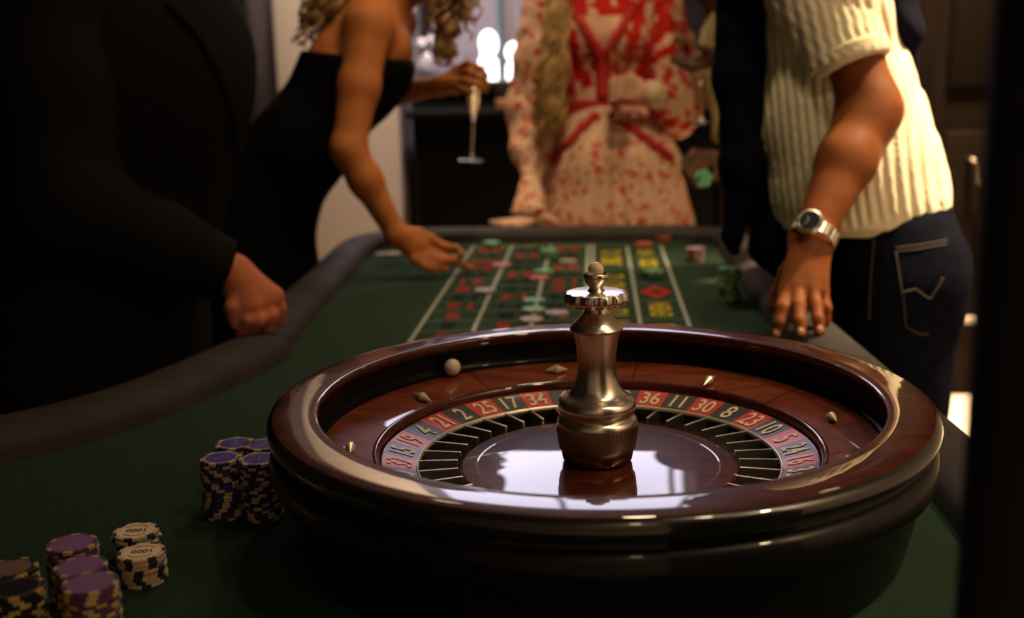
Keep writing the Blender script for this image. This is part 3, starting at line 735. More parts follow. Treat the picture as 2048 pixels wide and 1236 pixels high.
def shoe(root, org, c, fwd, mt):
    f = _n(fwd); c = np.array(c, float); up = np.array([0, 0, 1.])
    garment('shoe', root, org, [C_(c - f*0.06 + up*0.045, c + f*0.12 + up*0.035, 0.045, 0.035, 0.02), C_(c - f*0.06 + up*0.07, c - f*0.05 + up*0.10, 0.045, 0.045, 0.02)], 0.008, mt, cuts=[((0, 0, 0.002), (0, 0, -1))])

# ---------------------------------------------------------------- cloth materials
m = M['suit'] = mat('black_suit', (0.0072, 0.0066, 0.0062), 0.9, spec=0.08)
M['shirt_white'] = mat('white_shirt', (0.55, 0.50, 0.42), 0.8)
M['black_dress'] = mat('black_dress', (0.0035, 0.0032, 0.004), 0.9, spec=0.06)
m = M['knit'] = mat('cream_knit', (0.78, 0.70, 0.50), 0.95, spec=0.15, sheen=0.1)
n = nd(m, 'ShaderNodeTexNoise'); n.inputs['Scale'].default_value = 240; n.inputs['Detail'].default_value = 2
lk(m, coords(m, (1, 1, 1)), n.inputs['Vector']); bump(m, n.outputs['Fac'], 0.35, 0.002)
M['navy_knit'] = mat('navy_knit', (0.0035, 0.0038, 0.010), 0.95, spec=0.08)
m = M['denim'] = mat('dark_denim', (0.011, 0.012, 0.022), 0.95, spec=0.03)
noise_col(m, [(0.3, (0.003, 0.0034, 0.007)), (0.75, (0.0065, 0.0072, 0.014))], 45, 5)
M['stitch'] = mat('tan_stitch', (0.050, 0.035, 0.026), 0.8)
M['khaki'] = mat('khaki_shirt', (0.34, 0.26, 0.10), 0.9)
M['trousers'] = mat('dark_trousers', (0.010, 0.009, 0.010), 0.9)
M['leather'] = mat('black_leather', (0.01, 0.009, 0.008), 0.4)
m = M['hair_curl'] = mat('curly_hair', (0.22, 0.12, 0.05), 0.45)
noise_col(m, [(0.3, (0.16, 0.080, 0.030)), (0.7, (0.44, 0.25, 0.10))], 35, 3)
m = M['hair_gold'] = mat('golden_hair', (0.30, 0.17, 0.05), 0.42)
noise_col(m, [(0.3, (0.14, 0.068, 0.018)), (0.7, (0.52, 0.30, 0.085))], 40, 3)
M['hair_dark'] = mat('dark_hair', (0.015, 0.010, 0.008), 0.5)
CREAMD, REDD = (0.66, 0.43, 0.29), (0.50, 0.014, 0.010)
def floral(name, scale, thr, stripes=False):
    m = mat(name, CREAMD, 0.8, spec=0.2)
    vo = nd(m, 'ShaderNodeTexVoronoi'); vo.inputs['Scale'].default_value = scale; vo.inputs['Randomness'].default_value = 0.9
    nz = nd(m, 'ShaderNodeTexNoise'); nz.inputs['Scale'].default_value = scale*1.6
    co = coords(m, (1, 1, 0.8)); mx = nd(m, 'ShaderNodeMixRGB'); mx.inputs[0].default_value = 0.045
    lk(m, co, nz.inputs['Vector']); lk(m, co, mx.inputs[1]); lk(m, nz.outputs['Color'], mx.inputs[2]); lk(m, mx.outputs[0], vo.inputs['Vector'])
    if stripes:
        sp = nd(m, 'ShaderNodeSeparateXYZ'); lk(m, co, sp.inputs[0])
        ab = nd(m, 'ShaderNodeMath', operation='ABSOLUTE'); lk(m, sp.outputs['X'], ab.inputs[0])
        zz = nd(m, 'ShaderNodeMath', operation='MULTIPLY_ADD'); zz.inputs[1].default_value = -0.42; lk(m, sp.outputs['Z'], zz.inputs[0]); lk(m, ab.outputs[0], zz.inputs[2])
        sn = nd(m, 'ShaderNodeMath', operation='SINE'); ml = nd(m, 'ShaderNodeMath', operation='MULTIPLY'); ml.inputs[1].default_value = 105.0
        lk(m, zz.outputs[0], ml.inputs[0]); lk(m, ml.outputs[0], sn.inputs[0])
        ad = nd(m, 'ShaderNodeMath', operation='MULTIPLY_ADD'); ad.inputs[1].default_value = 0.26; lk(m, sn.outputs[0], ad.inputs[0]); lk(m, vo.outputs['Distance'], ad.inputs[2]); fac = ad.outputs[0]
    else: fac = vo.outputs['Distance']
    lk(m, ramp(m, fac, [(max(0.0, thr-0.04), REDD), (thr+0.04, CREAMD)]), bsdf(m).inputs['Base Color']); return m
M['floral_skirt'] = floral('floral_skirt', 44, 0.36)
M['floral_sleeve'] = floral('floral_sleeve', 38, 0.36)
M['floral_sleeve_red'] = floral('floral_sleeve_dense', 30, 0.56)
M['floral_bodice'] = floral('floral_bodice', 34, 0.72, True)
M['red_band'] = mat('red_band', (0.42, 0.014, 0.010), 0.75)
m = M['glass'] = mat('clear_glass', (1, 1, 1), 0.02, trans=1.0, ior=1.45)
M['champagne'] = mat('champagne', (1.0, 0.72, 0.28), 0.05, trans=1.0, ior=1.33)
def fold(amp, wl, seed=0):
    r_ = np.random.default_rng(seed); dirs = [_n(r_.normal(size=3)) for _ in range(5)]; ph = r_.uniform(0, 6.28, 5)
    def f(P, d):
        a = sum(np.sin((P @ dirs[i])*2*PI/(wl*(0.7+0.25*i)) + ph[i] + 1.3*np.sin((P @ dirs[(i+2) % 5])*2*PI/(wl*2.2))) for i in range(5))
        return d + amp*a/3
    return f

# ================================================================ man in the black suit (left, beside the curved rail)
HAND_L = (495, 640)
hipA = np.array([-0.84, 0.76, 0.95])
A = person((hipA[0], hipA[1]), 'person in a black suit resting a hand on the left padded rail')
orgA = (hipA[0], hipA[1], 0)
chestA = np.array([-0.79, 0.76, 1.32]); neckA = np.array([-0.75, 0.76, 1.53]); headA = np.array([-0.69, 0.76, 1.68])
shR = V(95, -45, 1.60); elR = V(118, 400, 1.60); wrR = V(465, 548, 1.735)
shL = np.array([-0.76, 0.97, 1.47]); elL = np.array([-0.86, 1.06, 1.18]); wrL = np.array([-0.90, 1.08, 0.96])
hp_, eyes, LA = head_prims(headA, (1, 0, -0.1), (0, 0, 1))
def fing(pts, r0, r1, k=0.004): return chain(pts, list(np.linspace(r0, r1, len(pts))), k)
dk = 1.745
handA = [C_(wrR, V(535, 598, dk), 0.027, 0.018, 0.014), C_(wrR, V(505, 612, dk-0.015), 0.027, 0.020, 0.014), C_(V(490, 560, dk), V(548, 592, dk+0.01), 0.022, 0.015, 0.014),
         C_(V(478, 575, dk-0.01), V(482, 612, dk-0.02), 0.022, 0.016, 0.014)]
handA += fing([V(550, 590, 1.757), V(559, 618, 1.757), V(558, 643, 1.765)], 0.0125, 0.0095)
handA += fing([V(534, 600, 1.747), V(543, 632, 1.737), V(535, 662, 1.748)], 0.0128, 0.0095)
handA += fing([V(512, 610, 1.735), V(519, 640, 1.722), V(506, 661, 1.735)], 0.0125, 0.0092)
handA += fing([V(490, 612, 1.727), V(496, 640, 1.717), V(482, 663, 1.728)], 0.0118, 0.0088)
handA += fing([V(476, 585, 1.722), V(465, 615, 1.712), V(470, 645, 1.720)], 0.0135, 0.0098)
handLA = [C_(wrL, wrL + np.array([0.09, -0.03, -0.02]), 0.026, 0.022, 0.012, ((0, 0, 1), 1.5))]
for i_, oy in enumerate((-0.03, -0.01, 0.01, 0.028)): handLA += fing([wrL + np.array([0.09, -0.03+oy, -0.02]), wrL + np.array([0.13, -0.03+oy, -0.05]), wrL + np.array([0.13, -0.03+oy, -0.09])], 0.010, 0.008)
handLA += fing([wrL + np.array([0.03, -0.05, -0.01]), wrL + np.array([0.07, -0.085, -0.04]), wrL + np.array([0.10, -0.09, -0.06])], 0.012, 0.009)
bodyA = hp_ + [C_(neckA - [0, 0, 0.06], headA - [0.015, 0, 0.06], 0.062, 0.058, 0.03), C_(hipA, chestA, 0.13, 0.14, 0.05), C_(chestA, neckA - [0, 0, 0.05], 0.13, 0.07, 0.06)]
bodyA += [C_(chestA + [0, 0, 0.12], shR, 0.07, 0.055, 0.04), C_(shR, elR, 0.05, 0.045, 0.02), C_(elR, wrR, 0.042, 0.027, 0.02), C_(chestA + [0, 0, 0.12], shL, 0.07, 0.055, 0.04), C_(shL, elL, 0.05, 0.045, 0.02), C_(elL, wrL, 0.042, 0.026, 0.02)]
bodyA += [C_(hipA + [0, s*0.09, 0], np.array([-0.85, 0.76+s*0.11, 0.5]), 0.085, 0.055, 0.04) for s in (-1, 1)] + [C_(np.array([-0.85, 0.76+s*0.11, 0.5]), np.array([-0.86, 0.76+s*0.11, 0.08]), 0.055, 0.04, 0.03) for s in (-1, 1)]
bodyA += handA + handLA
link('body', shift(sdf_mesh('body', bodyA, 0.0036), orgA), M['skin_a'], A)
cuffN = (wrR - elR); cuffP = wrR - _n(cuffN)*0.005
tors = [C_(hipA + [0, 0, -0.16], hipA + [0, 0, 0.05], 0.215, 0.21, 0.05, ((1, 0, 0), 1.08)), C_(hipA + [0.03, 0, 0.08], chestA + [0.035, 0, -0.1], 0.215, 0.215, 0.06), C_(chestA + [0.02, 0, -0.1], chestA + [0.0, 0, 0.06], 0.21, 0.185, 0.06),
        C_(chestA + [0.0, -0.1, 0.13], chestA + [0.0, 0.1, 0.13], 0.10, 0.10, 0.08), C_(chestA + [0, 0, 0.15], neckA - [0.01, 0, 0.03], 0.11, 0.07, 0.06)]
jac = garment('jacket', A, orgA, tors + [C_(shL, elL, 0.085, 0.07, 0.04), C_(elL, wrL, 0.07, 0.045, 0.03)], 0.007, M['suit'], fold(0.0035, 0.19, 3), cuts=[((0, 0, 0.72), (0, 0, -1))])
garment('jacket_sleeve', A, orgA, [C_(shR + [0.0, 0.03, 0.02], shR*0.5+elR*0.5, 0.090, 0.080, 0.04), C_(shR*0.5+elR*0.5, elR, 0.080, 0.076, 0.04), C_(elR, elR*0.45+wrR*0.55, 0.076, 0.061, 0.03), C_(elR*0.45+wrR*0.55, wrR + _n(cuffN)*0.06, 0.061, 0.043, 0.02)], 0.005, M['suit'], fold(0.003, 0.13, 5), cuts=[(wrR - _n(cuffN)*0.012, _n(cuffN) + np.array([0.35, 0, -0.1]))])
garment('trousers', A, orgA, [C_(hipA, hipA - [0, 0, 0.1], 0.17, 0.17, 0.04)] + [C_(hipA + [0, s*0.09, -0.05], np.array([-0.86, 0.76+s*0.11, 0.07]), 0.105, 0.075, 0.03) for s in (-1, 1)], 0.009, M['suit'], fold(0.003, 0.2, 8), cuts=[((0, 0, 0.045), (0, 0, -1))])
for s in (-1, 1): shoe(A, orgA, (-0.84, 0.76+s*0.11, 0), (1, 0, 0), M['leather'])
hair_cap('hair', A, orgA, LA, M['hair_dark'])
add_eyes(A, eyes, orgA, LA)
from mathutils.bvhtree import BVHTree
def bvh_of(o):
    me = o.data; mw = Matrix.Translation(o.parent.location) if o.parent else Matrix()
    return BVHTree.FromPolygons([mw @ q.co for q in me.vertices], [tuple(p.vertices) for p in me.polygons])
def on_surface(bvh, px, py, off=0.001):
    d = ray(px, py).normalized(); h = bvh.ray_cast(CAM, d)
    return None if h[0] is None else h[0] - d*off
def seam(name, o, root, org, pxs, rad, mt, n=6, flat=1.0):
    b = bvh_of(o); pts = []
    for i in range(len(pxs)-1):
        for k in range(n):
            t = k/n; q = on_surface(b, pxs[i][0]*(1-t)+pxs[i+1][0]*t, pxs[i][1]*(1-t)+pxs[i+1][1]*t)
            if q is not None: pts.append(q - Vector(org))
    q = on_surface(b, *pxs[-1])
    if q is not None: pts.append(q - Vector(org))
    if len(pts) < 2: return None
    return link(name, tube(name, pts, rad, 6), mt, root)
seam('lapel', jac, A, orgA, [(335, 5), (395, 70), (440, 150), (468, 240), (474, 330), (470, 450)], 0.0075, M['suit'])

# ================================================================ man in the cream knit polo (right)
dE = 1.97
hipE = V(1742, 500, dE); hipE[2] = 0.93
E = person((hipE[0], hipE[1]), 'person in a cream cable-knit polo and dark jeans leaning on the right rail')
orgE = (hipE[0], hipE[1], 0)
hem = V(1716, 425, dE); midE = V(1672, 215, dE); chE = V(1648, 60, dE); neckE = V(1590, -85, dE+0.02); headE = V(1515, -185, dE+0.02)
shE = V(1672, 5, 1.83); elE = V(1738, 222, 1.81); wrE = V(1622, 478, 1.735)
shF = V(1640, -20, 2.14); elF = V(1745, 170, 2.28); wrF = V(1735, 360, 2.20)
hq, eyes, LE = head_prims(headE, (-1, 0, -0.55), (-0.35, 0, 0.94))
kn = 1.70
handE = [C_(wrE, V(1575, 580, kn), 0.027, 0.014, 0.014), C_(wrE, V(1598, 572, kn), 0.028, 0.015, 0.014), C_(wrE, V(1622, 574, kn), 0.028, 0.015, 0.014), C_(wrE, V(1640, 580, kn+0.012), 0.027, 0.014, 0.014)]
handE += fing([V(1573, 578, kn), V(1565, 615, 1.683), V(1559, 645, 1.677), V(1553, 668, 1.682)], 0.0112, 0.0080)
handE += fing([V(1597, 570, kn), V(1597, 610, 1.676), V(1599, 642, 1.660), V(1601, 667, 1.655)], 0.0115, 0.0084)
handE += fing([V(1621, 572, kn), V(1631, 608, 1.682), V(1636, 638, 1.667), V(1639, 663, 1.663)], 0.0112, 0.0080)
handE += fing([V(1641, 580, kn+0.012), V(1650, 615, 1.702), V(1649, 638, 1.706), V(1648, 650, 1.712)], 0.0110, 0.0075)
handE += fing([V(1600, 510, 1.745), V(1575, 545, 1.765), V(1556, 585, 1.775), V(1548, 615, 1.775)], 0.0160, 0.0095)
handF = [C_(wrF, wrF + np.array([-0.06, -0.02, -0.05]), 0.026, 0.022, 0.012)]
for i_, oy in enumerate((-0.03, -0.01, 0.01, 0.028)): handF += fing([wrF + np.array([-0.06, -0.02+oy, -0.05]), wrF + np.array([-0.10, -0.02+oy, -0.065]), wrF + np.array([-0.12, -0.02+oy, -0.09])], 0.010, 0.008)
handF += fing([wrF + np.array([-0.02, -0.04, -0.01]), wrF + np.array([-0.05, -0.07, -0.04]), wrF + np.array([-0.07, -0.075, -0.07])], 0.012, 0.009)
bodyE = hq + [C_(neckE, headE + [0.02, 0, -0.05], 0.062, 0.058, 0.03), C_(hipE, midE, 0.10, 0.10, 0.05), C_(midE, chE, 0.10, 0.11, 0.05), C_(chE, neckE, 0.10, 0.062, 0.05), C_(chE, shE, 0.06, 0.05, 0.03), C_(chE, shF, 0.06, 0.05, 0.03),
         C_(shE, elE, 0.050, 0.046, 0.02), C_(elE, elE*0.6+wrE*0.4, 0.047, 0.044, 0.03), C_(elE*0.6+wrE*0.4, wrE, 0.044, 0.027, 0.02), C_(shF, elF, 0.05, 0.045, 0.02), C_(elF, wrF, 0.043, 0.027, 0.02)]
kneeE = [np.array([hipE[0]+0.02, hipE[1]+s*0.10, 0.5]) for s in (-1, 1)]; footE = [np.array([hipE[0]+0.03, hipE[1]+s*0.11, 0.08]) for s in (-1, 1)]
for s, kk, ff in ((-1, kneeE[0], footE[0]), (1, kneeE[1], footE[1])): bodyE += [C_(hipE + [0, s*0.08, -0.02], kk, 0.08, 0.055, 0.04), C_(kk, ff, 0.055, 0.04, 0.03)]
bodyE += handE + handF
link('body', shift(sdf_mesh('body', bodyE, 0.0033), orgE), M['skin_e'], E)
axE = _n(chE - hem); sideE = _n(np.cross(axE, [0, 1, 0]))
def ribs(P, d):
    s = (P - hem) @ sideE; y = P[..., 1]; al = (P - hem) @ axE
    ph = (s*0.9 + 0.35*y)*2*PI/0.0155
    cab = 0.22*np.sin(al*2*PI/0.03)*(np.sin(ph*0.25) > 0.55)
    fl = fold(0.0025, 0.16, 4)(P, 0*d)
    return d + 0.0021*np.sin(ph + cab)*np.clip((al+0.035)/0.02, 0, 1) + fl*np.clip((al+0.03)/0.04, 0, 1)
FY = ((0, 1, 0), 0.80)
knit = [C_(hem, hem*0.6+midE*0.4, 0.140, 0.138, 0.05, FY), C_(hem*0.6+midE*0.4, midE, 0.138, 0.128, 0.05, FY), C_(midE, chE, 0.128, 0.112, 0.05, FY), C_(chE, neckE, 0.112, 0.06, 0.05, FY), C_(chE, shE, 0.075, 0.066, 0.05), C_(chE, shF, 0.075, 0.066, 0.05),
        C_(V(1826, 385, dE), V(1738, 432, dE), 0.040, 0.05, 0.06, FY), C_(shF, shF*0.45+elF*0.55, 0.066, 0.062, 0.03)]
garment('polo', E, orgE, knit, 0.004, M['knit'], ribs, cuts=[(hem + np.array([0, 0, -0.028]), (0.12, 0, -1)), (shF*0.5+elF*0.5, elF-shF)] if False else [(hem + np.array([0, 0, -0.008]), (0.02, 0, -1))])
garment('polo_hem', E, orgE, [C_(hem + np.array([0, 0, -0.012]), hem + np.array([0, 0, 0.0]), 0.138, 0.141, 0.01, ((0, 1, 0), 0.80))], 0.004, M['knit'], cuts=[(hem + np.array([0, 0, -0.019]), (0.02, 0, -1)), (hem + np.array([0, 0, 0.006]), (-0.02, 0, 1))])
slE = V(1703, 128, 1.815); slN = _n(V(1722, 172, 1.812) - V(1682, 70, 1.822))
axS = _n(slE - shE); u1 = _n(np.cross(axS, [0, 1, 0]))
def ribs2(P, d):
    s = (P - shE) @ u1; al = (P - shE) @ axS
    return d + 0.0020*np.sin(s*2*PI/0.0155 + 0.5*np.sin(al*2*PI/0.03)) + fold(0.0015, 0.1, 6)(P, 0*d)
slC = [(slE, slN + np.array([-0.05, 0, 0]))]
garment('polo_sleeve', E, orgE, [C_(shE + [-0.03, 0.04, 0.03], slE*1.2-shE*0.2, 0.083, 0.064, 0.02)], 0.004, M['knit'], ribs2, cuts=slC)
garment('sleeve_band', E, orgE, [C_(slE - slN*0.028, slE + slN*0.02, 0.0655, 0.061, 0.01)], 0.004, M['knit'], cuts=[(slE + slN*0.006, slN), (slE - slN*0.022, -slN)])
garment('collar', E, orgE, [C_(neckE + [0.02, 0, -0.02], neckE + [-0.0, 0, 0.02], 0.075, 0.07, 0.02)], 0.006, M['knit'])
# navy sweater over the shoulders
garment('shoulder_sweater', E, orgE, [
    C_(V(1760, -70, 1.93), V(1788, 60, 1.93), 0.055, 0.040, 0.03, ((0, 1, 0), 0.6)), C_(V(1788, 60, 1.93), V(1808, 145, 1.93), 0.040, 0.022, 0.03, ((0, 1, 0), 0.6)),
    C_(V(1560, -90, 1.90), V(1770, -80, 1.95), 0.07, 0.07, 0.04), C_(V(1560, -90, 2.1), V(1770, -80, 2.0), 0.07, 0.07, 0.04), C_(V(1540, -70, 1.90), V(1500, -40, 1.93), 0.075, 0.06, 0.04)], 0.006, M['navy_knit'], fold(0.004, 0.08, 9))
garment('sweater_sleeve', E, orgE, [C_(V(1492, -60, 1.95), V(1482, 150, 1.95), 0.052, 0.044, 0.03), C_(V(1482, 150, 1.95), V(1487, 330, 1.955), 0.044, 0.040, 0.03), C_(V(1487, 330, 1.955), V(1466, 470, 1.96), 0.034, 0.018, 0.03), C_(V(1466, 470, 1.96), V(1469, 498, 1.96), 0.016, 0.010, 0.01)], 0.005, M['navy_knit'], fold(0.003, 0.07, 10))
garment('sweater_sleeve', E, orgE, [C_(V(1530, -60, 1.93), V(1502, 150, 2.0), 0.055, 0.040, 0.03), C_(V(1502, 150, 2.0), V(1512, 350, 1.99), 0.040, 0.040, 0.03), C_(V(1512, 350, 1.99), V(1545, 490, 1.985), 0.040, 0.034, 0.03), C_(V(1545, 490, 1.985), V(1575, 545, 1.985), 0.034, 0.024, 0.03)], 0.005, M['navy_knit'], fold(0.003, 0.07, 11))
jb = V(1772, 520, dE)
jp = [C_(V(1750, 455, dE), V(1768, 520, dE), 0.120, 0.115, 0.05, ((0, 1, 0), 0.70)), C_(V(1800, 530, dE), V(1795, 590, dE), 0.085, 0.080, 0.06, ((0, 1, 0), 0.62))]
for s, kk, ff in ((-1, kneeE[0], footE[0]), (1, kneeE[1], footE[1])): jp += [C_(np.array([V(1772, 540, dE)[0], hipE[1]+s*0.085, 0.84]), kk, 0.112, 0.078, 0.04), C_(kk, ff, 0.078, 0.066, 0.03)]
jeans = garment('jeans', E, orgE, jp, 0.005, M['denim'], fold(0.0025, 0.12, 12), cuts=[((0, 0, 0.045), (0, 0, -1))])
for pxs in ([(1788, 496), (1840, 490), (1893, 480)], [(1788, 504), (1840, 498), (1893, 488)], [(1792, 505), (1800, 560), (1808, 610), (1812, 655)], [(1812, 655), (1838, 668), (1856, 668)], [(1803, 585), (1832, 578), (1850, 592), (1860, 598), (1876, 575), (1886, 556)], [(1748, 478), (1741, 560), (1738, 640)]):
    seam('stitching', jeans, E, orgE, pxs, 0.0013, M['stitch'])
for ff in footE: shoe(E, orgE, (ff[0]-0.02, ff[1], 0), (-1, 0, 0), M['leather'])
hair_cap('hair', E, orgE, LE, M['hair_dark'])
add_eyes(E, eyes, orgE, LE)
def nail(root, org, px, py, d, r=0.0052):
    bm = bmesh.new(); bmesh.ops.create_uvsphere(bm, u_segments=12, v_segments=8, radius=1.0, matrix=Matrix.Diagonal((r, r*0.55, r*1.2, 1)))
    o = link('fingernail', from_bm('fingernail', bm), M['nail'], root); o.location = Vector(W(px, py, d)) - Vector(org)
for a_ in ((1553, 666, 1.6748), (1601, 664, 1.6475), (1639, 660, 1.6558)): nail(E, orgE, *a_)
# watch
M['watch_steel'] = mat('watch_steel', (0.62, 0.57, 0.48), 0.25, metal=1.0); M['watch_dial'] = mat('watch_dial', (0.012, 0.014, 0.022), 0.15, coat=0.6)
wc = V(1628, 470, 1.727); wa = _n(wrE - elE); wside = _n(np.cross(wa, [0, 1, 0])); wfr = _n(np.cross(wside, wa)); 
if wfr[1] > 0: wfr = -wfr; wside = -wside
Rw = np.stack([wside, wfr, wa], -1)
bm = bmesh.new(); nl = 26
for k in range(nl):
    a = 2*PI*k/nl; mat4 = Matrix.Rotation(a, 4, 'Z') @ Matrix.Translation((0.0345, 0, 0)) @ Matrix.Diagonal((0.004, 0.0078, 0.0185, 1))
    bmesh.ops.create_cube(bm, size=1, matrix=mat4)
bmesh.ops.bevel(bm, geom=bm.edges[:], offset=0.0007, segments=1, affect='EDGES')
wl_me = from_bm('wristwatch', bm); R4 = Matrix(((*Rw[0], 0), (*Rw[1], 0), (*Rw[2], 0), (0, 0, 0, 1)))
wat = link('wristwatch', wl_me, M['watch_steel'], E, sharp=30); wat.matrix_local = Matrix.Translation(Vector(wc) - Vector(orgE)) @ R4
cd = _n(wfr*0.80 + wside*(-0.6 if wside[0] > 0 else 0.6)); cl = Vector((float(cd @ wside), float(cd @ wfr), 0))
qt = cl.to_track_quat('Z', 'Y').to_matrix().to_4x4()
cs_ = link('watch_case', lathe('watch_case', [(0.001, 0), (0.0185, 0), (0.0205, 0.002), (0.0205, 0.006), (0.0190, 0.0085), (0.0165, 0.0090), (0.0155, 0.0078)], 32), M['watch_steel'], wat, sharp=35); cs_.matrix_local = Matrix.Translation(cl*0.033) @ qt
dl_ = link('watch_dial', lathe('watch_dial', [(0.0158, 0.0079), (0.0001, 0.0081)], 32), M['watch_dial'], wat); dl_.matrix_local = Matrix.Translation(cl*0.033) @ qt
for ang, ln in ((0.6, 0.011), (2.4, 0.008)):
    h_ = link('watch_hand', box_me('watch_hand', -0.0005, 0.0005, 0, ln, 0.0083, 0.0086), M['watch_steel'], wat, smooth=False); h_.matrix_local = Matrix.Translation(cl*0.033) @ qt @ Matrix.Rotation(ang, 4, 'Z')

# ================================================================ woman in the black dress (left, reaching over the layout)
dB = 2.46
hipB = np.array([-0.765, 1.45, 0.92])
B = person((hipB[0], hipB[1]), 'person in a black dress bending over the left rail, reaching to the layout')
orgB = (hipB[0], hipB[1], 0)
waB = V(608, 290, dB); chB = V(712, 135, dB); upB = V(745, 35, dB); neckB = V(785, -35, dB); headB = V(845, -110, dB)
shB = V(738, 52, 2.34); elB = V(697, 300, 2.30); wrB = V(793, 470, 2.33)
shB2 = V(790, 45, 2.58); elB2 = V(765, 190, 2.66); wrB2 = V(882, 172, 2.60)
hq, eyes, LB = head_prims(headB, (0.85, 0.05, -0.75), (0.6, 0, 0.8), 0.94)
handB = [C_(wrB, V(838, 470, 2.345), 0.021, 0.016, 0.012), C_(wrB, V(842, 490, 2.34), 0.021, 0.018, 0.012), C_(wrB, V(830, 508, 2.335), 0.021, 0.016, 0.012)]
handB += fing([V(830, 466, 2.35), V(862, 478, 2.36), V(888, 493, 2.365), V(914, 497, 2.37)], 0.0125, 0.0085)                  # thumb
handB += fing([V(850, 495, 2.342), V(885, 515, 2.35), V(915, 527, 2.362), V(943, 537, 2.375)], 0.0115, 0.0066)                # index
handB += fing([V(845, 508, 2.335), V(880, 522, 2.34), V(905, 520, 2.352), V(925, 505, 2.362)], 0.0112, 0.0068)                # middle curls up to the chip
handB += fing([V(838, 515, 2.33), V(868, 532, 2.335), V(892, 538, 2.345)], 0.0105, 0.0070)
handB += fing([V(828, 518, 2.325), V(852, 534, 2.328), V(872, 542, 2.335)], 0.0095, 0.0065)
gB = V(948, 165, 2.60)
handB2 = [C_(wrB2, V(912, 150, 2.60), 0.021, 0.020, 0.012), C_(wrB2, V(905, 168, 2.585), 0.021, 0.017, 0.012)]
handB2 += fing([V(908, 142, 2.60), V(935, 128, 2.575), V(960, 137, 2.565), V(973, 152, 2.580)], 0.0105, 0.0070)
handB2 += fing([V(912, 150, 2.595), V(938, 145, 2.565), V(962, 155, 2.562), V(974, 168, 2.578)], 0.0105, 0.0070)
handB2 += fing([V(910, 162, 2.585), V(934, 162, 2.560), V(958, 170, 2.560), V(972, 182, 2.575)], 0.0100, 0.0066)
handB2 += fing([V(905, 170, 2.585), V(925, 178, 2.562), V(945, 184, 2.560)], 0.0092, 0.0062)
handB2 += fing([V(895, 178, 2.60), V(915, 182, 2.62), V(938, 172, 2.635)], 0.0115, 0.0078)
bodyB = hq + [C_(neckB, headB + [-0.02, 0, -0.04], 0.048, 0.046, 0.03), C_(hipB, waB, 0.12, 0.085, 0.05), C_(waB, chB, 0.085, 0.095, 0.05, ((0, 1, 0), 0.8)), C_(chB, upB, 0.090, 0.060, 0.05, ((0, 1, 0), 0.75)), C_(upB, neckB, 0.055, 0.046, 0.04), C_(V(790, 95, 2.42), V(790, 100, 2.50), 0.034, 0.034, 0.05),
         C_(upB, shB, 0.05, 0.046, 0.04), C_(upB, shB2, 0.05, 0.046, 0.04), C_(shB, shB*0.5+elB*0.5, 0.046, 0.041, 0.02), C_(shB*0.5+elB*0.5, elB, 0.041, 0.034, 0.02), C_(elB, elB*0.65+wrB*0.35, 0.035, 0.033, 0.02), C_(elB*0.65+wrB*0.35, wrB, 0.033, 0.021, 0.02),
         C_(shB2, elB2, 0.044, 0.035, 0.02), C_(elB2, wrB2, 0.034, 0.021, 0.02)]
for s in (-1, 1): bodyB += [C_(hipB + [0, s*0.08, -0.03], np.array([-0.74, 1.45+s*0.08, 0.5]), 0.085, 0.052, 0.04), C_(np.array([-0.74, 1.45+s*0.08, 0.5]), np.array([-0.77, 1.45+s*0.08, 0.09]), 0.052, 0.034, 0.03), C_(np.array([-0.77, 1.45+s*0.08, 0.06]), np.array([-0.62, 1.45+s*0.08, 0.03]), 0.035, 0.025, 0.03)]
link('body', shift(sdf_mesh('body', bodyB + handB + handB2, 0.0038), orgB), M['skin_b'], B)
topP = V(690, 108, dB); 
dressP = [C_(hipB + [0, 0, -0.35], hipB, 0.150, 0.135, 0.05, ((0, 1, 0), 0.75)), C_(hipB, waB, 0.130, 0.097, 0.06, ((0, 1, 0), 0.78)), C_(waB, chB, 0.097, 0.106, 0.05, ((0, 1, 0), 0.75)), C_(chB, V(745, 60, dB), 0.106, 0.085, 0.04, ((0, 1, 0), 0.75)), C_(V(785, 140, 2.42), V(785, 140, 2.52), 0.032, 0.032, 0.05)]
garment('dress', B, orgB, dressP + [C_(hipB + [0, 0, -0.35], np.array([-0.76, 1.45, 0.25]), 0.150, 0.17, 0.05, ((0, 1, 0), 0.75))], 0.006, M['black_dress'], fold(0.003, 0.13, 14), cuts=[((topP), (0.12, 0.0, 1.0)), ((0, 0, 0.2), (0, 0, -1))])
hs = []
for i in range(70):
    a = Vector(headB) + Vector((random.uniform(-0.08, 0.02), random.uniform(-0.08, 0.08), random.uniform(-0.02, 0.09)))
    e = Vector(W(random.uniform(590, 690), random.uniform(20, 95), random.uniform(2.38, 2.56)))
    hs.append(strand(a, (a+e)/2 + Vector((-0.05, 0, 0.05)), e, 0.010, 0.045))
for i in range(80):
    a = Vector(headB) + Vector((random.uniform(-0.02, 0.08), random.uniform(-0.08, 0.08), random.uniform(-0.02, 0.08)))
    t = random.random()
    e = Vector(W(random.uniform(850, 960 - 30*t), 25 + 105*t + random.uniform(-10, 10), random.uniform(2.36, 2.5)))
    if t > 0.5: e = Vector(W(random.uniform(868, 905), 60 + 75*t, random.uniform(2.38, 2.48)))
    hs.append(strand(a, (a+e)/2 + Vector((0.03, 0, 0.03)), e, 0.010, 0.042))
hb = link('hair', shift(wave_tubes('hair', hs, 0.0055), orgB), M['hair_curl'], B); hb['kind'] = 'stuff'
hair_cap('hair_cap', B, orgB, LB, M['hair_curl'])
add_eyes(B, eyes, orgB, LB)
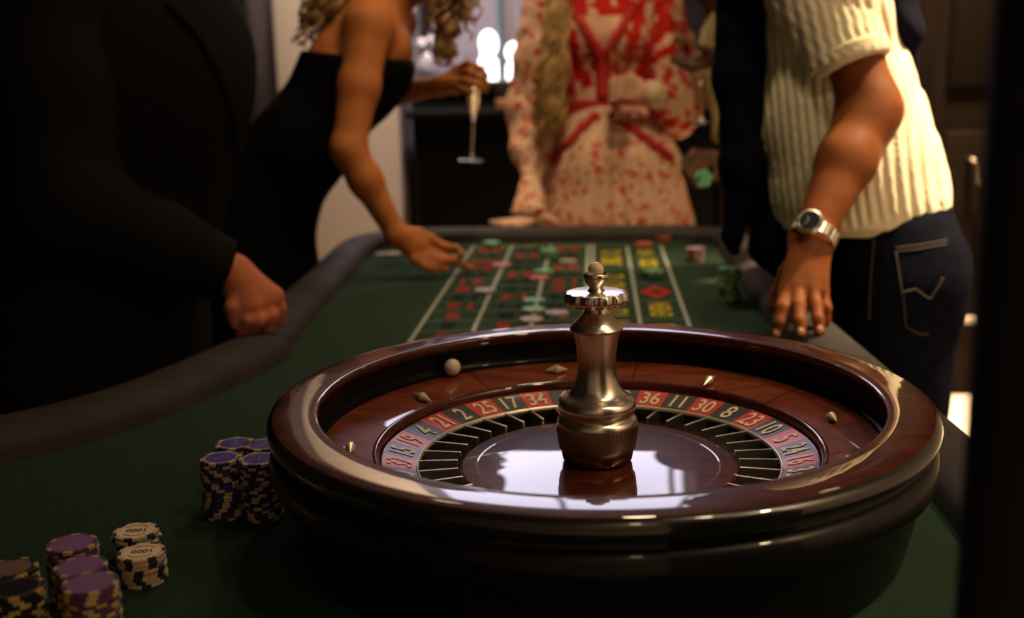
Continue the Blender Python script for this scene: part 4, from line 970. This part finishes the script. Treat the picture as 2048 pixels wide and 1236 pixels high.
link('bracelet', shift(lathe('bracelet', [(0.0215, -0.0008), (0.0225, 0), (0.0215, 0.0008), (0.0205, 0), (0.0215, -0.0008)], 32), (0, 0, 0)), M['watch_steel'], B).matrix_local = Matrix.Translation(Vector(wrB + _n(elB-wrB)*0.008) - Vector(orgB)) @ Vector(wrB-elB).to_track_quat('Z', 'Y').to_matrix().to_4x4()
p = W(921, 505, 2.366); o = chip('grey', p, 'grey chip pinched between the fingertips reaching over the layout', tilt=(0.9, 0.4)); 

# ================================================================ woman in the red and cream dress (behind the far rail)
dC = 3.12
def VC(px, py, off=0.0): return V(px, py, dC+off)
wsC = VC(1208, 212); hipC = VC(1226, 335)
Cc = person((hipC[0], hipC[1]), 'person in a red and cream floral dress standing behind the far rail')
orgC = (hipC[0], hipC[1], 0)
chC = VC(1203, 85); upC = VC(1200, 5); neckC = VC(1197, -50); headC = VC(1192, -135)
shC = VC(1085, 12); elC = VC(1052, 235, 0.03); wrC = V(1066, 415, 2.965)
shC2 = VC(1325, 10); elC2 = VC(1362, 222, -0.02); wrC2 = V(1296, 186, 2.96)
hq, eyes, LC = head_prims(headC, (-0.05, -1, -0.25), (0, 0, 1), 0.95)
handC = [C_(wrC, V(1048, 437, 2.94), 0.020, 0.014, 0.012), C_(wrC, V(1085, 437, 2.94), 0.020, 0.014, 0.012), C_(V(1045, 437, 2.94), V(1090, 438, 2.94), 0.013, 0.013, 0.012)]
handC += fing([V(1048, 438, 2.935), V(1015, 443, 2.930), V(982, 445, 2.925)], 0.0095, 0.0065) + fing([V(1050, 440, 2.925), V(1020, 446, 2.915), V(992, 449, 2.91)], 0.0095, 0.0065)
handC += fing([V(1056, 442, 2.915), V(1030, 449, 2.905), V(1008, 452, 2.90)], 0.0092, 0.0065) + fing([V(1066, 443, 2.91), V(1048, 451, 2.90), V(1032, 454, 2.895)], 0.0085, 0.006)
handC += fing([V(1088, 434, 2.945), V(1102, 440, 2.93), V(1112, 447, 2.92)], 0.0115, 0.0075)
handC2 = [C_(wrC2, V(1268, 172, 2.945), 0.020, 0.018, 0.012), C_(wrC2, V(1268, 192, 2.94), 0.020, 0.016, 0.012)]
for k_, (ya, yb) in enumerate(((160, 152), (172, 163), (184, 176), (195, 190))):
    handC2 += fing([V(1268, ya, 2.935), V(1243, (ya+yb)/2+2, 2.905), V(1224, yb+10, 2.915), V(1220, yb+14, 2.935)], 0.0092, 0.0064)
handC2 += fing([V(1280, 165, 2.955), V(1258, 152, 2.965), V(1240, 152, 2.962)], 0.011, 0.0075)
bodyC = hq + [C_(neckC + [0, 0, -0.03], headC + [0, 0.015, -0.04], 0.048, 0.046, 0.03), C_(hipC, wsC, 0.11, 0.078, 0.05, ((1, 0, 0), 0.85)), C_(wsC, chC, 0.078, 0.088, 0.05, ((1, 0, 0), 0.78)), C_(chC, upC, 0.088, 0.062, 0.05, ((1, 0, 0), 0.7)), C_(upC, neckC, 0.055, 0.046, 0.04), C_(upC, shC, 0.046, 0.045, 0.04), C_(upC, shC2, 0.046, 0.045, 0.04),
         C_(shC, elC, 0.042, 0.034, 0.02), C_(elC, wrC, 0.034, 0.020, 0.02), C_(shC2, elC2, 0.042, 0.034, 0.02), C_(elC2, wrC2, 0.034, 0.020, 0.02), E_(VC(1172, 75, -0.085), (0.05, 0.045, 0.05), k=0.04), E_(VC(1245, 75, -0.085), (0.05, 0.045, 0.05), k=0.04)]
for s in (-1, 1): bodyC += [C_(hipC + [s*0.08, 0, -0.03], np.array([hipC[0]+s*0.08, hipC[1], 0.48]), 0.085, 0.052, 0.04), C_(np.array([hipC[0]+s*0.08, hipC[1], 0.48]), np.array([hipC[0]+s*0.07, hipC[1]+0.02, 0.09]), 0.052, 0.034, 0.03), C_(np.array([hipC[0]+s*0.07, hipC[1]+0.02, 0.05]), np.array([hipC[0]+s*0.08, hipC[1]-0.13, 0.03]), 0.034, 0.024, 0.03)]
link('body', shift(sdf_mesh('body', bodyC + handC + handC2, 0.0042), orgC), M['skin_c'], Cc)
def pleats(P, d):
    th = np.arctan2(P[..., 1]-hipC[1], P[..., 0]-hipC[0]); g = np.clip((wsC[2]-P[..., 2])/0.25, 0, 1)
    return d + g*0.0080*np.sin(th*34 + 1.2*np.sin(P[..., 2]*9)) + g*0.004*np.sin(th*11+1)
skirtP = [C_(wsC, hipC, 0.090, 0.150, 0.03, ((1, 0, 0), 0.86)), C_(hipC, VC(1233, 470), 0.150, 0.170, 0.04, ((1, 0, 0), 0.86)), C_(VC(1233, 470), np.array([hipC[0]+0.02, hipC[1], 0.2]), 0.170, 0.21, 0.04, ((1, 0, 0), 0.9))]
sk = garment('skirt', Cc, orgC, skirtP, 0.005, M['floral_skirt'], pleats, cuts=[((0, 0, 0.12), (0, 0, -1)), (wsC + [0, 0, 0.005], (0, 0, 1))])
class Vneck:                                       # open V at the front of the bodice
    k = 0.01
    def __call__(s, P):
        apex = VC(1206, 100)[2]; cx = VC(1206, 100)[0]
        return np.maximum((np.abs(P[..., 0]-cx) - (P[..., 2]-apex)*0.62)*0.85, P[..., 1]-(hipC[1]-0.01))
bodP = [C_(wsC, chC, 0.086, 0.097, 0.04, ((1, 0, 0), 0.78)), C_(chC, upC, 0.097, 0.070, 0.05, ((1, 0, 0), 0.68)), E_(VC(1170, 75, -0.087), (0.056, 0.052, 0.057), k=0.04), E_(VC(1247, 75, -0.087), (0.056, 0.052, 0.057), k=0.04), C_(upC, shC, 0.055, 0.054, 0.04), C_(upC, shC2, 0.055, 0.054, 0.04)]
bod = garment('bodice', Cc, orgC, bodP, 0.004, M['floral_bodice'], fold(0.0015, 0.07, 20), cuts=[(upC + [0, 0, 0.035], (0, 0, 1)), (wsC + [0, 0, -0.005], (0, 0, -1))], subs=[Vneck()])
garment('belt', Cc, orgC, [C_(wsC + [0, 0, -0.02], wsC + [0, 0, 0.018], 0.098, 0.096, 0.01, ((1, 0, 0), 0.82))], 0.004, M['red_band'], cuts=[(wsC + [0, 0, 0.020], (0, 0, 1)), (wsC + [0, 0, -0.022], (0, 0, -1))])
seam('neck_trim', bod, Cc, orgC, [(1138, 5), (1165, 50), (1188, 95), (1200, 120), (1203, 200)], 0.014, M['red_band'])
seam('neck_trim', bod, Cc, orgC, [(1272, 5), (1250, 45), (1228, 85), (1212, 118), (1208, 200)], 0.014, M['red_band'])
seam('bodice_stripe', bod, Cc, orgC, [(1318, 20), (1300, 90), (1285, 195)], 0.007, M['red_band'])
seam('bodice_stripe', bod, Cc, orgC, [(1120, 60), (1140, 120), (1150, 195)], 0.007, M['red_band'])
seam('skirt_trim', sk, Cc, orgC, [(1196, 228), (1160, 262), (1125, 300), (1108, 325)], 0.014, M['red_band'])
seam('skirt_trim', sk, Cc, orgC, [(1222, 228), (1260, 255), (1300, 285), (1340, 315)], 0.014, M['red_band'])
slp = [C_(shC, VC(1075, 120), 0.058, 0.060, 0.04), C_(VC(1075, 120), VC(1068, 215, 0.02), 0.060, 0.068, 0.04), C_(VC(1068, 215, 0.02), VC(1068, 300, -0.03), 0.068, 0.064, 0.04), C_(VC(1068, 300, -0.03), V(1063, 352, 3.02), 0.060, 0.026, 0.02)]
garment('sleeve', Cc, orgC, slp, 0.005, M['floral_sleeve'], fold(0.004, 0.07, 22))
garment('sleeve_cuff', Cc, orgC, [C_(V(1063, 352, 3.02), V(1059, 432, 2.965), 0.024, 0.050, 0.01)], 0.004, M['floral_sleeve'], fold(0.002, 0.04, 23), cuts=[(V(1059, 424, 2.965), (0, 0, -1))])
slp = [C_(shC2, VC(1338, 110), 0.055, 0.056, 0.04), C_(VC(1338, 110), elC2 + [-0.015, 0, 0.01], 0.058, 0.070, 0.04), C_(elC2 + [-0.02, 0, -0.01], V(1318, 196, 3.0), 0.064, 0.032, 0.03)]
garment('sleeve', Cc, orgC, slp, 0.005, M['floral_sleeve_red'], fold(0.004, 0.07, 24))
M['cuff_cream'] = mat('cuff_cream', (0.58, 0.44, 0.28), 0.8)
garment('sleeve_cuff', Cc, orgC, [C_(V(1320, 196, 3.0), V(1303, 188, 2.97), 0.030, 0.036, 0.01)], 0.004, M['cuff_cream'], fold(0.002, 0.04, 25))
hs = []
for i in range(190):
    a = Vector(headC) + Vector((random.uniform(-0.09, -0.065), random.uniform(-0.02, 0.06), random.uniform(-0.03, 0.07)))
    t = random.random(); py = 110 + 165*math.sqrt(t); sp = 1 - 0.35*(py-110)/165
    e = Vector(W(1105 + random.uniform(-40, 42)*sp - 8*(py-110)/165, py, dC - 0.13 - random.uniform(0, 0.05)))
    c_ = Vector(W(1115 + random.uniform(-25, 30), 5, dC - 0.13 - random.uniform(0, 0.03)))
    hs.append(strand(a, c_, e, 0.007, random.uniform(0.10, 0.16), 30))
hb = link('hair', shift(wave_tubes('hair', hs, 0.0045), orgC), M['hair_gold'], Cc); hb['kind'] = 'stuff'
hair_cap('hair_cap', Cc, orgC, LC, M['hair_gold'], extra=[C_(headC + [0, 0.06, 0], headC + [0, 0.09, -0.25], 0.07, 0.06, 0.03)])
add_eyes(Cc, eyes, orgC, LC)
bm = bmesh.new(); bmesh.ops.create_uvsphere(bm, u_segments=12, v_segments=8, radius=0.006)
link('pendant', shift(from_bm('pendant', bm), (0, 0, 0)), M['black_metal'], Cc).location = Vector(W(1191, 46, dC-0.105)) - Vector(orgC)

# ================================================================ guest holding chips and a glass (behind the knit polo)
dD = 2.80
hipD = np.array([0.56, 1.98, 0.92])
D = person((hipD[0], hipD[1]), 'person in a khaki shirt holding green chips, half hidden behind the cream polo')
orgD = (hipD[0], hipD[1], 0)
chD = V(1500, 130, 2.95); neckD = V(1462, -15, 2.90); headD = V(1425, -85, 2.86)
shD = V(1478, 45, 2.85); elD = V(1520, 200, 2.66); wrD = V(1448, 118, 2.70)
shD2 = V(1540, 60, 3.0); elD2 = V(1560, 280, 2.85); wrD2 = V(1452, 325, 2.62)
hq, eyes, LD = head_prims(headD, (-0.9, -0.2, -0.6), (-0.3, 0, 0.95), 0.98)
handD = [C_(wrD, V(1415, 122, 2.70), 0.024, 0.018, 0.012), C_(wrD, V(1412, 112, 2.685), 0.022, 0.016, 0.012)]
handD += fing([V(1412, 128, 2.69), V(1385, 134, 2.67), V(1362, 128, 2.67), V(1345, 119, 2.68)], 0.0115, 0.0075) + fing([V(1412, 120, 2.70), V(1388, 126, 2.69), V(1366, 120, 2.70), V(1350, 112, 2.71)], 0.0112, 0.0075)
handD += fing([V(1415, 124, 2.715), V(1395, 128, 2.72), V(1376, 122, 2.725)], 0.0105, 0.007) + fing([V(1418, 124, 2.73), V(1402, 128, 2.735), V(1388, 122, 2.74)], 0.0095, 0.0065)
handD += fing([V(1430, 108, 2.685), V(1412, 98, 2.67), V(1396, 92, 2.672)], 0.012, 0.008)
handD2 = [C_(wrD2, V(1418, 316, 2.615), 0.025, 0.020, 0.012), C_(wrD2, V(1420, 330, 2.605), 0.024, 0.016, 0.012)]
handD2 += fing([V(1415, 312, 2.61), V(1388, 306, 2.595), V(1370, 325, 2.585), V(1375, 352, 2.585)], 0.0118, 0.0080) + fing([V(1408, 318, 2.60), V(1382, 315, 2.58), V(1368, 342, 2.572), V(1380, 368, 2.575)], 0.0115, 0.0078)
handD2 += fing([V(1410, 325, 2.595), V(1392, 330, 2.575), V(1380, 356, 2.565), V(1390, 375, 2.57)], 0.0108, 0.0074) + fing([V(1415, 332, 2.59), V(1402, 342, 2.572), V(1395, 362, 2.565)], 0.0098, 0.0068)
handD2 += fing([V(1435, 332, 2.60), V(1436, 348, 2.585), V(1428, 360, 2.578)], 0.0125, 0.0082)
bodyD = hq + [C_(neckD, headD + [0.015, 0, -0.04], 0.058, 0.055, 0.03), C_(hipD, chD, 0.11, 0.12, 0.05), C_(chD, neckD, 0.11, 0.06, 0.05), C_(chD, shD, 0.06, 0.05, 0.03), C_(shD, elD, 0.048, 0.042, 0.02), C_(elD, wrD, 0.040, 0.025, 0.02), C_(chD, shD2, 0.06, 0.05, 0.03), C_(shD2, elD2, 0.048, 0.042, 0.02), C_(elD2, wrD2, 0.040, 0.026, 0.02)]
for s in (-1, 1): bodyD += [C_(hipD + [0, s*0.09, -0.03], np.array([0.57, 1.98+s*0.1, 0.5]), 0.08, 0.055, 0.04), C_(np.array([0.57, 1.98+s*0.1, 0.5]), np.array([0.58, 1.98+s*0.1, 0.08]), 0.055, 0.04, 0.03)]
link('body', shift(sdf_mesh('body', bodyD + handD + handD2, 0.0042), orgD), M['skin_d'], D)
garment('shirt', D, orgD, [C_(hipD, chD, 0.135, 0.14, 0.05, ((0, 1, 0), 0.85)), C_(chD, neckD + [0.02, 0.02, -0.04], 0.135, 0.07, 0.05), C_(shD, shD*0.5+elD*0.5, 0.066, 0.06, 0.03), C_(shD2, shD2*0.5+elD2*0.5, 0.066, 0.06, 0.03), C_(V(1432, 60, 2.88), V(1440, 270, 2.88), 0.018, 0.022, 0.05)], 0.006, M['khaki'], fold(0.003, 0.1, 31))
garment('trousers', D, orgD, [C_(hipD + [0, 0, 0.03], hipD - [0, 0, 0.06], 0.14, 0.14, 0.04)] + [C_(hipD + [0, s*0.08, -0.05], np.array([0.58, 1.98+s*0.1, 0.07]), 0.10, 0.07, 0.03) for s in (-1, 1)], 0.009, M['trousers'], cuts=[((0, 0, 0.045), (0, 0, -1))])
for s in (-1, 1): shoe(D, orgD, (0.56, 1.98+s*0.1, 0), (-1, 0, 0), M['leather'])
hair_cap('hair', D, orgD, LD, M['hair_dark'])
add_eyes(D, eyes, orgD, LD)
for k in range(4):
    p = W(1405 + 0.5*k, 357, 2.565 + 0.0034*k)
    chip('green', p, ('first', 'second', 'third', 'fourth')[k] + ' green chip from the fingertips in the hand beyond the cream polo' , 'green chips held in the fingers', tilt=(PI/2-0.25, 0.0), rz=0.15)

# ---------------------------------------------------------------- champagne flutes
def flute(base, top, label, level=0.75, scale=1.0):
    b, t = Vector(base), Vector(top); L = (t-b).length; r = empty('champagne_flute'); 
    r.matrix_world = Matrix.Translation(b) @ (t-b).to_track_quat('Z', 'Y').to_matrix().to_4x4()
    q = lambda z: z*L
    R_ = 0.026*scale
    link('foot', lathe('foot', [(0.0001, 0), (R_*1.25, 0), (R_*1.27, 0.0012), (R_*1.0, 0.0025), (R_*0.3, 0.005), (0.0036, 0.012)], 40), M['glass'], r, sharp=50)
    link('stem', lathe('stem', [(0.0036, 0.011), (0.003, q(0.15)), (0.003, q(0.33)), (0.0042, q(0.38))], 20), M['glass'], r)
    out = [(0.0042, q(0.375)), (0.008, q(0.43)), (0.0115, q(0.52)), (R_*0.72, q(0.70)), (R_*0.95, q(0.88)), (R_, q(1.0))]
    link('bowl', lathe('bowl', out + [(x-0.0009, z) for x, z in reversed(out[1:])] + [(0.0001, q(0.425))], 40), M['glass'], r, sharp=60)
    lv = [(x-0.0013, z+0.001) for x, z in out[1:] if z/L < level] ; x_ = np.interp(level, [z/L for _, z in out], [x for x, _ in out])-0.0013
    link('champagne', lathe('champagne', [(0.0001, q(0.43))] + lv + [(x_, q(level)), (0.0001, q(level))], 40), M['champagne'], r, sharp=60)
    return tag(r, label, 'wine glass')
flute(W(943, 320, 2.60), W(952, 108, 2.60), 'champagne flute held by the rim over the table, in front of the black bar', 0.8)
flute(W(1236, 238, 2.925), W(1238, 82, 2.915), 'champagne flute held against the red and cream dress', 0.85)
flute(W(1404, 246, 2.695), W(1398, 60, 2.69), 'champagne flute resting in the palm of the khaki-shirted guest', 0.5)

# ------------------------------------------------------------------ bar and small things at the rear
zc = WY(960, 161, 3.1).z
bar = empty('bar_counter', ((bx0+dx0)/2, 3.3, 0)); bw = (dx0-bx0)/2 - 0.02
link('counter_body', box_me('counter_body', -bw, bw, -0.2, 0.28, 0.0, zc-0.03, 0.006), M['black_cloth'], bar)
link('counter_top', box_me('counter_top', -bw-0.01, bw+0.01, -0.21, 0.29, zc-0.03, zc, 0.004), mat('counter_top', (0.03, 0.027, 0.028), 0.25, coat=0.5), bar)
link('counter_ledge', box_me('counter_ledge', -bw, bw, -0.34, -0.2, zc-0.125, zc-0.10, 0.004), M['black_cloth'], bar)
tag(bar, 'black draped bar counter with a lower ledge before the lilac panel', 'bar counter')
M['lamp_glow'] = mat('lamp_glow', (0.9, 0.9, 0.95), 0.4, emit=(0.93, 0.90, 1.0), es=2.8)
def lamp(px, pyt, pyb, rg, label):
    p = WY(px, pyb, 3.14); t = WY(px, pyt, 3.14); Lh = t.z - zc
    r = empty('table_lamp', (p.x, 3.14, zc))
    link('base', lathe('base', [(0.0001, 0), (rg*0.95, 0), (rg*1.0, 0.01), (rg*0.9, Lh*0.40), (rg*0.45, Lh*0.47), (0.0001, Lh*0.47)], 28), M['lamp_glow'], r)
    link('globe', lathe('globe', [(0.0001, Lh*0.46)] + [(rg*1.02*math.sin(a_), Lh*0.73 - Lh*0.27*math.cos(a_)) for a_ in np.linspace(0.25, PI-0.02, 14)], 28), M['lamp_glow'], r)
    tag(r, label, 'lamp'); return r
lamp(979, 60, 160, 0.033, 'taller glowing white globe lamp on the black bar counter')
lamp(1028, 84, 160, 0.028, 'shorter glowing white globe lamp beside the floral dress')
p = WY(813, 28, 3.2)
r = empty('lantern', (p.x, 3.2, zc))
hh = p.z - zc
link('post', box_me('post', 0.02, 0.03, -0.005, 0.005, 0, hh, 0.001), mat('lantern_post', (0.35, 0.40, 0.45), 0.3, metal=0.6), r)
link('foot', lathe('foot', [(0.0001, 0), (0.03, 0), (0.03, 0.006), (0.0001, 0.008)], 24), M['black_metal'], r)
link('light_box', box_me('light_box', -0.024, 0.024, -0.02, 0.02, hh-0.035, hh+0.04, 0.008), mat('light_box', (0.9, 0.9, 0.95), 0.4, emit=(0.93, 0.90, 1.0), es=1.6), r)
tag(r, 'small white lantern on a slim post at the end of the bar', 'lantern')
p = WY(858, 150, 3.2); r = empty('glass_vase', (p.x, 3.2, zc))
link('vase', lathe('vase', [(0.0001, 0.001), (0.03, 0.001), (0.042, 0.03), (0.045, 0.06), (0.03, 0.095), (0.022, 0.11), (0.020, 0.11), (0.028, 0.094), (0.042, 0.06), (0.039, 0.03), (0.0001, 0.006)], 28), mat('vase_glass', (0.32, 0.30, 0.38), 0.12, coat=0.5), r)
bm = bmesh.new()
for k in range(7): bmesh.ops.create_icosphere(bm, subdivisions=2, radius=0.017, matrix=Matrix.Translation((random.uniform(-0.03, 0.03), random.uniform(-0.02, 0.02), 0.115+random.uniform(0, 0.03))))
link('blossom', from_bm('blossom', bm), mat('blossom', (0.45, 0.42, 0.48), 0.7), r)
tag(r, 'squat grey glass vase of pale blossoms on the bar', 'vase')
p = WY(1005, 210, 3.03); r = empty('candle_glass', (p.x, 3.03, zc-0.10))
link('tumbler', lathe('tumbler', [(0.0001, 0), (0.026, 0), (0.029, 0.08), (0.0275, 0.08), (0.0245, 0.004), (0.0001, 0.004)], 28), M['glass'], r, sharp=40)
link('candle', lathe('candle', [(0.0001, 0.0045), (0.022, 0.0045), (0.023, 0.035), (0.0001, 0.035)], 24), mat('candle_wax', (0.5, 0.22, 0.08), 0.6, emit=(1.0, 0.38, 0.10), es=0.10), r)
tag(r, 'glass tumbler with an amber candle on the bar ledge', 'candle')
xg = WY(1002, 60, 3.4).x
o = box('glass_divider', xg-0.006, xg+0.006, 3.30, 3.56, zc, zc+0.6, mat('teal_glass', (0.10, 0.22, 0.22), 0.1, coat=0.4), None, 0.001); tag(o, 'upright teal glass divider standing on the bar counter', 'glass panel')

# black drape at the near right corner, close to the table end
xr = W(1930, 900, 0.48); 
o = link('black_drape', curtain('black_drape', xr.x, xr.x+0.55, xr.y, 0.01, 2.95, M['black_cloth'], 0.012, 0.12, 0.01, 1.4), M['black_cloth'])
tag(o, 'black drape hanging beside the near end of the roulette table', 'curtain')
# ceiling fittings of the downlights
def fitting(x, y, label, em=WARM, es=9.0):
    r = empty('ceiling_downlight', (x, y, H))
    link('trim_ring', lathe('trim_ring', [(0.085, -0.001), (0.105, -0.001), (0.105, -0.012), (0.085, -0.012), (0.085, -0.001)], 32), M['black_metal'], r, sharp=40)
    link('lens', lathe('lens', [(0.0001, -0.006), (0.085, -0.006)], 32), mat('downlight_lens', (1, 1, 1), 0.4, emit=em, es=es), r)
    tag(r, label, 'ceiling light', 'ceiling downlights')
for q_ in LAMPS: fitting(q_[0], q_[1], 'round ceiling downlight ' + q_[5])
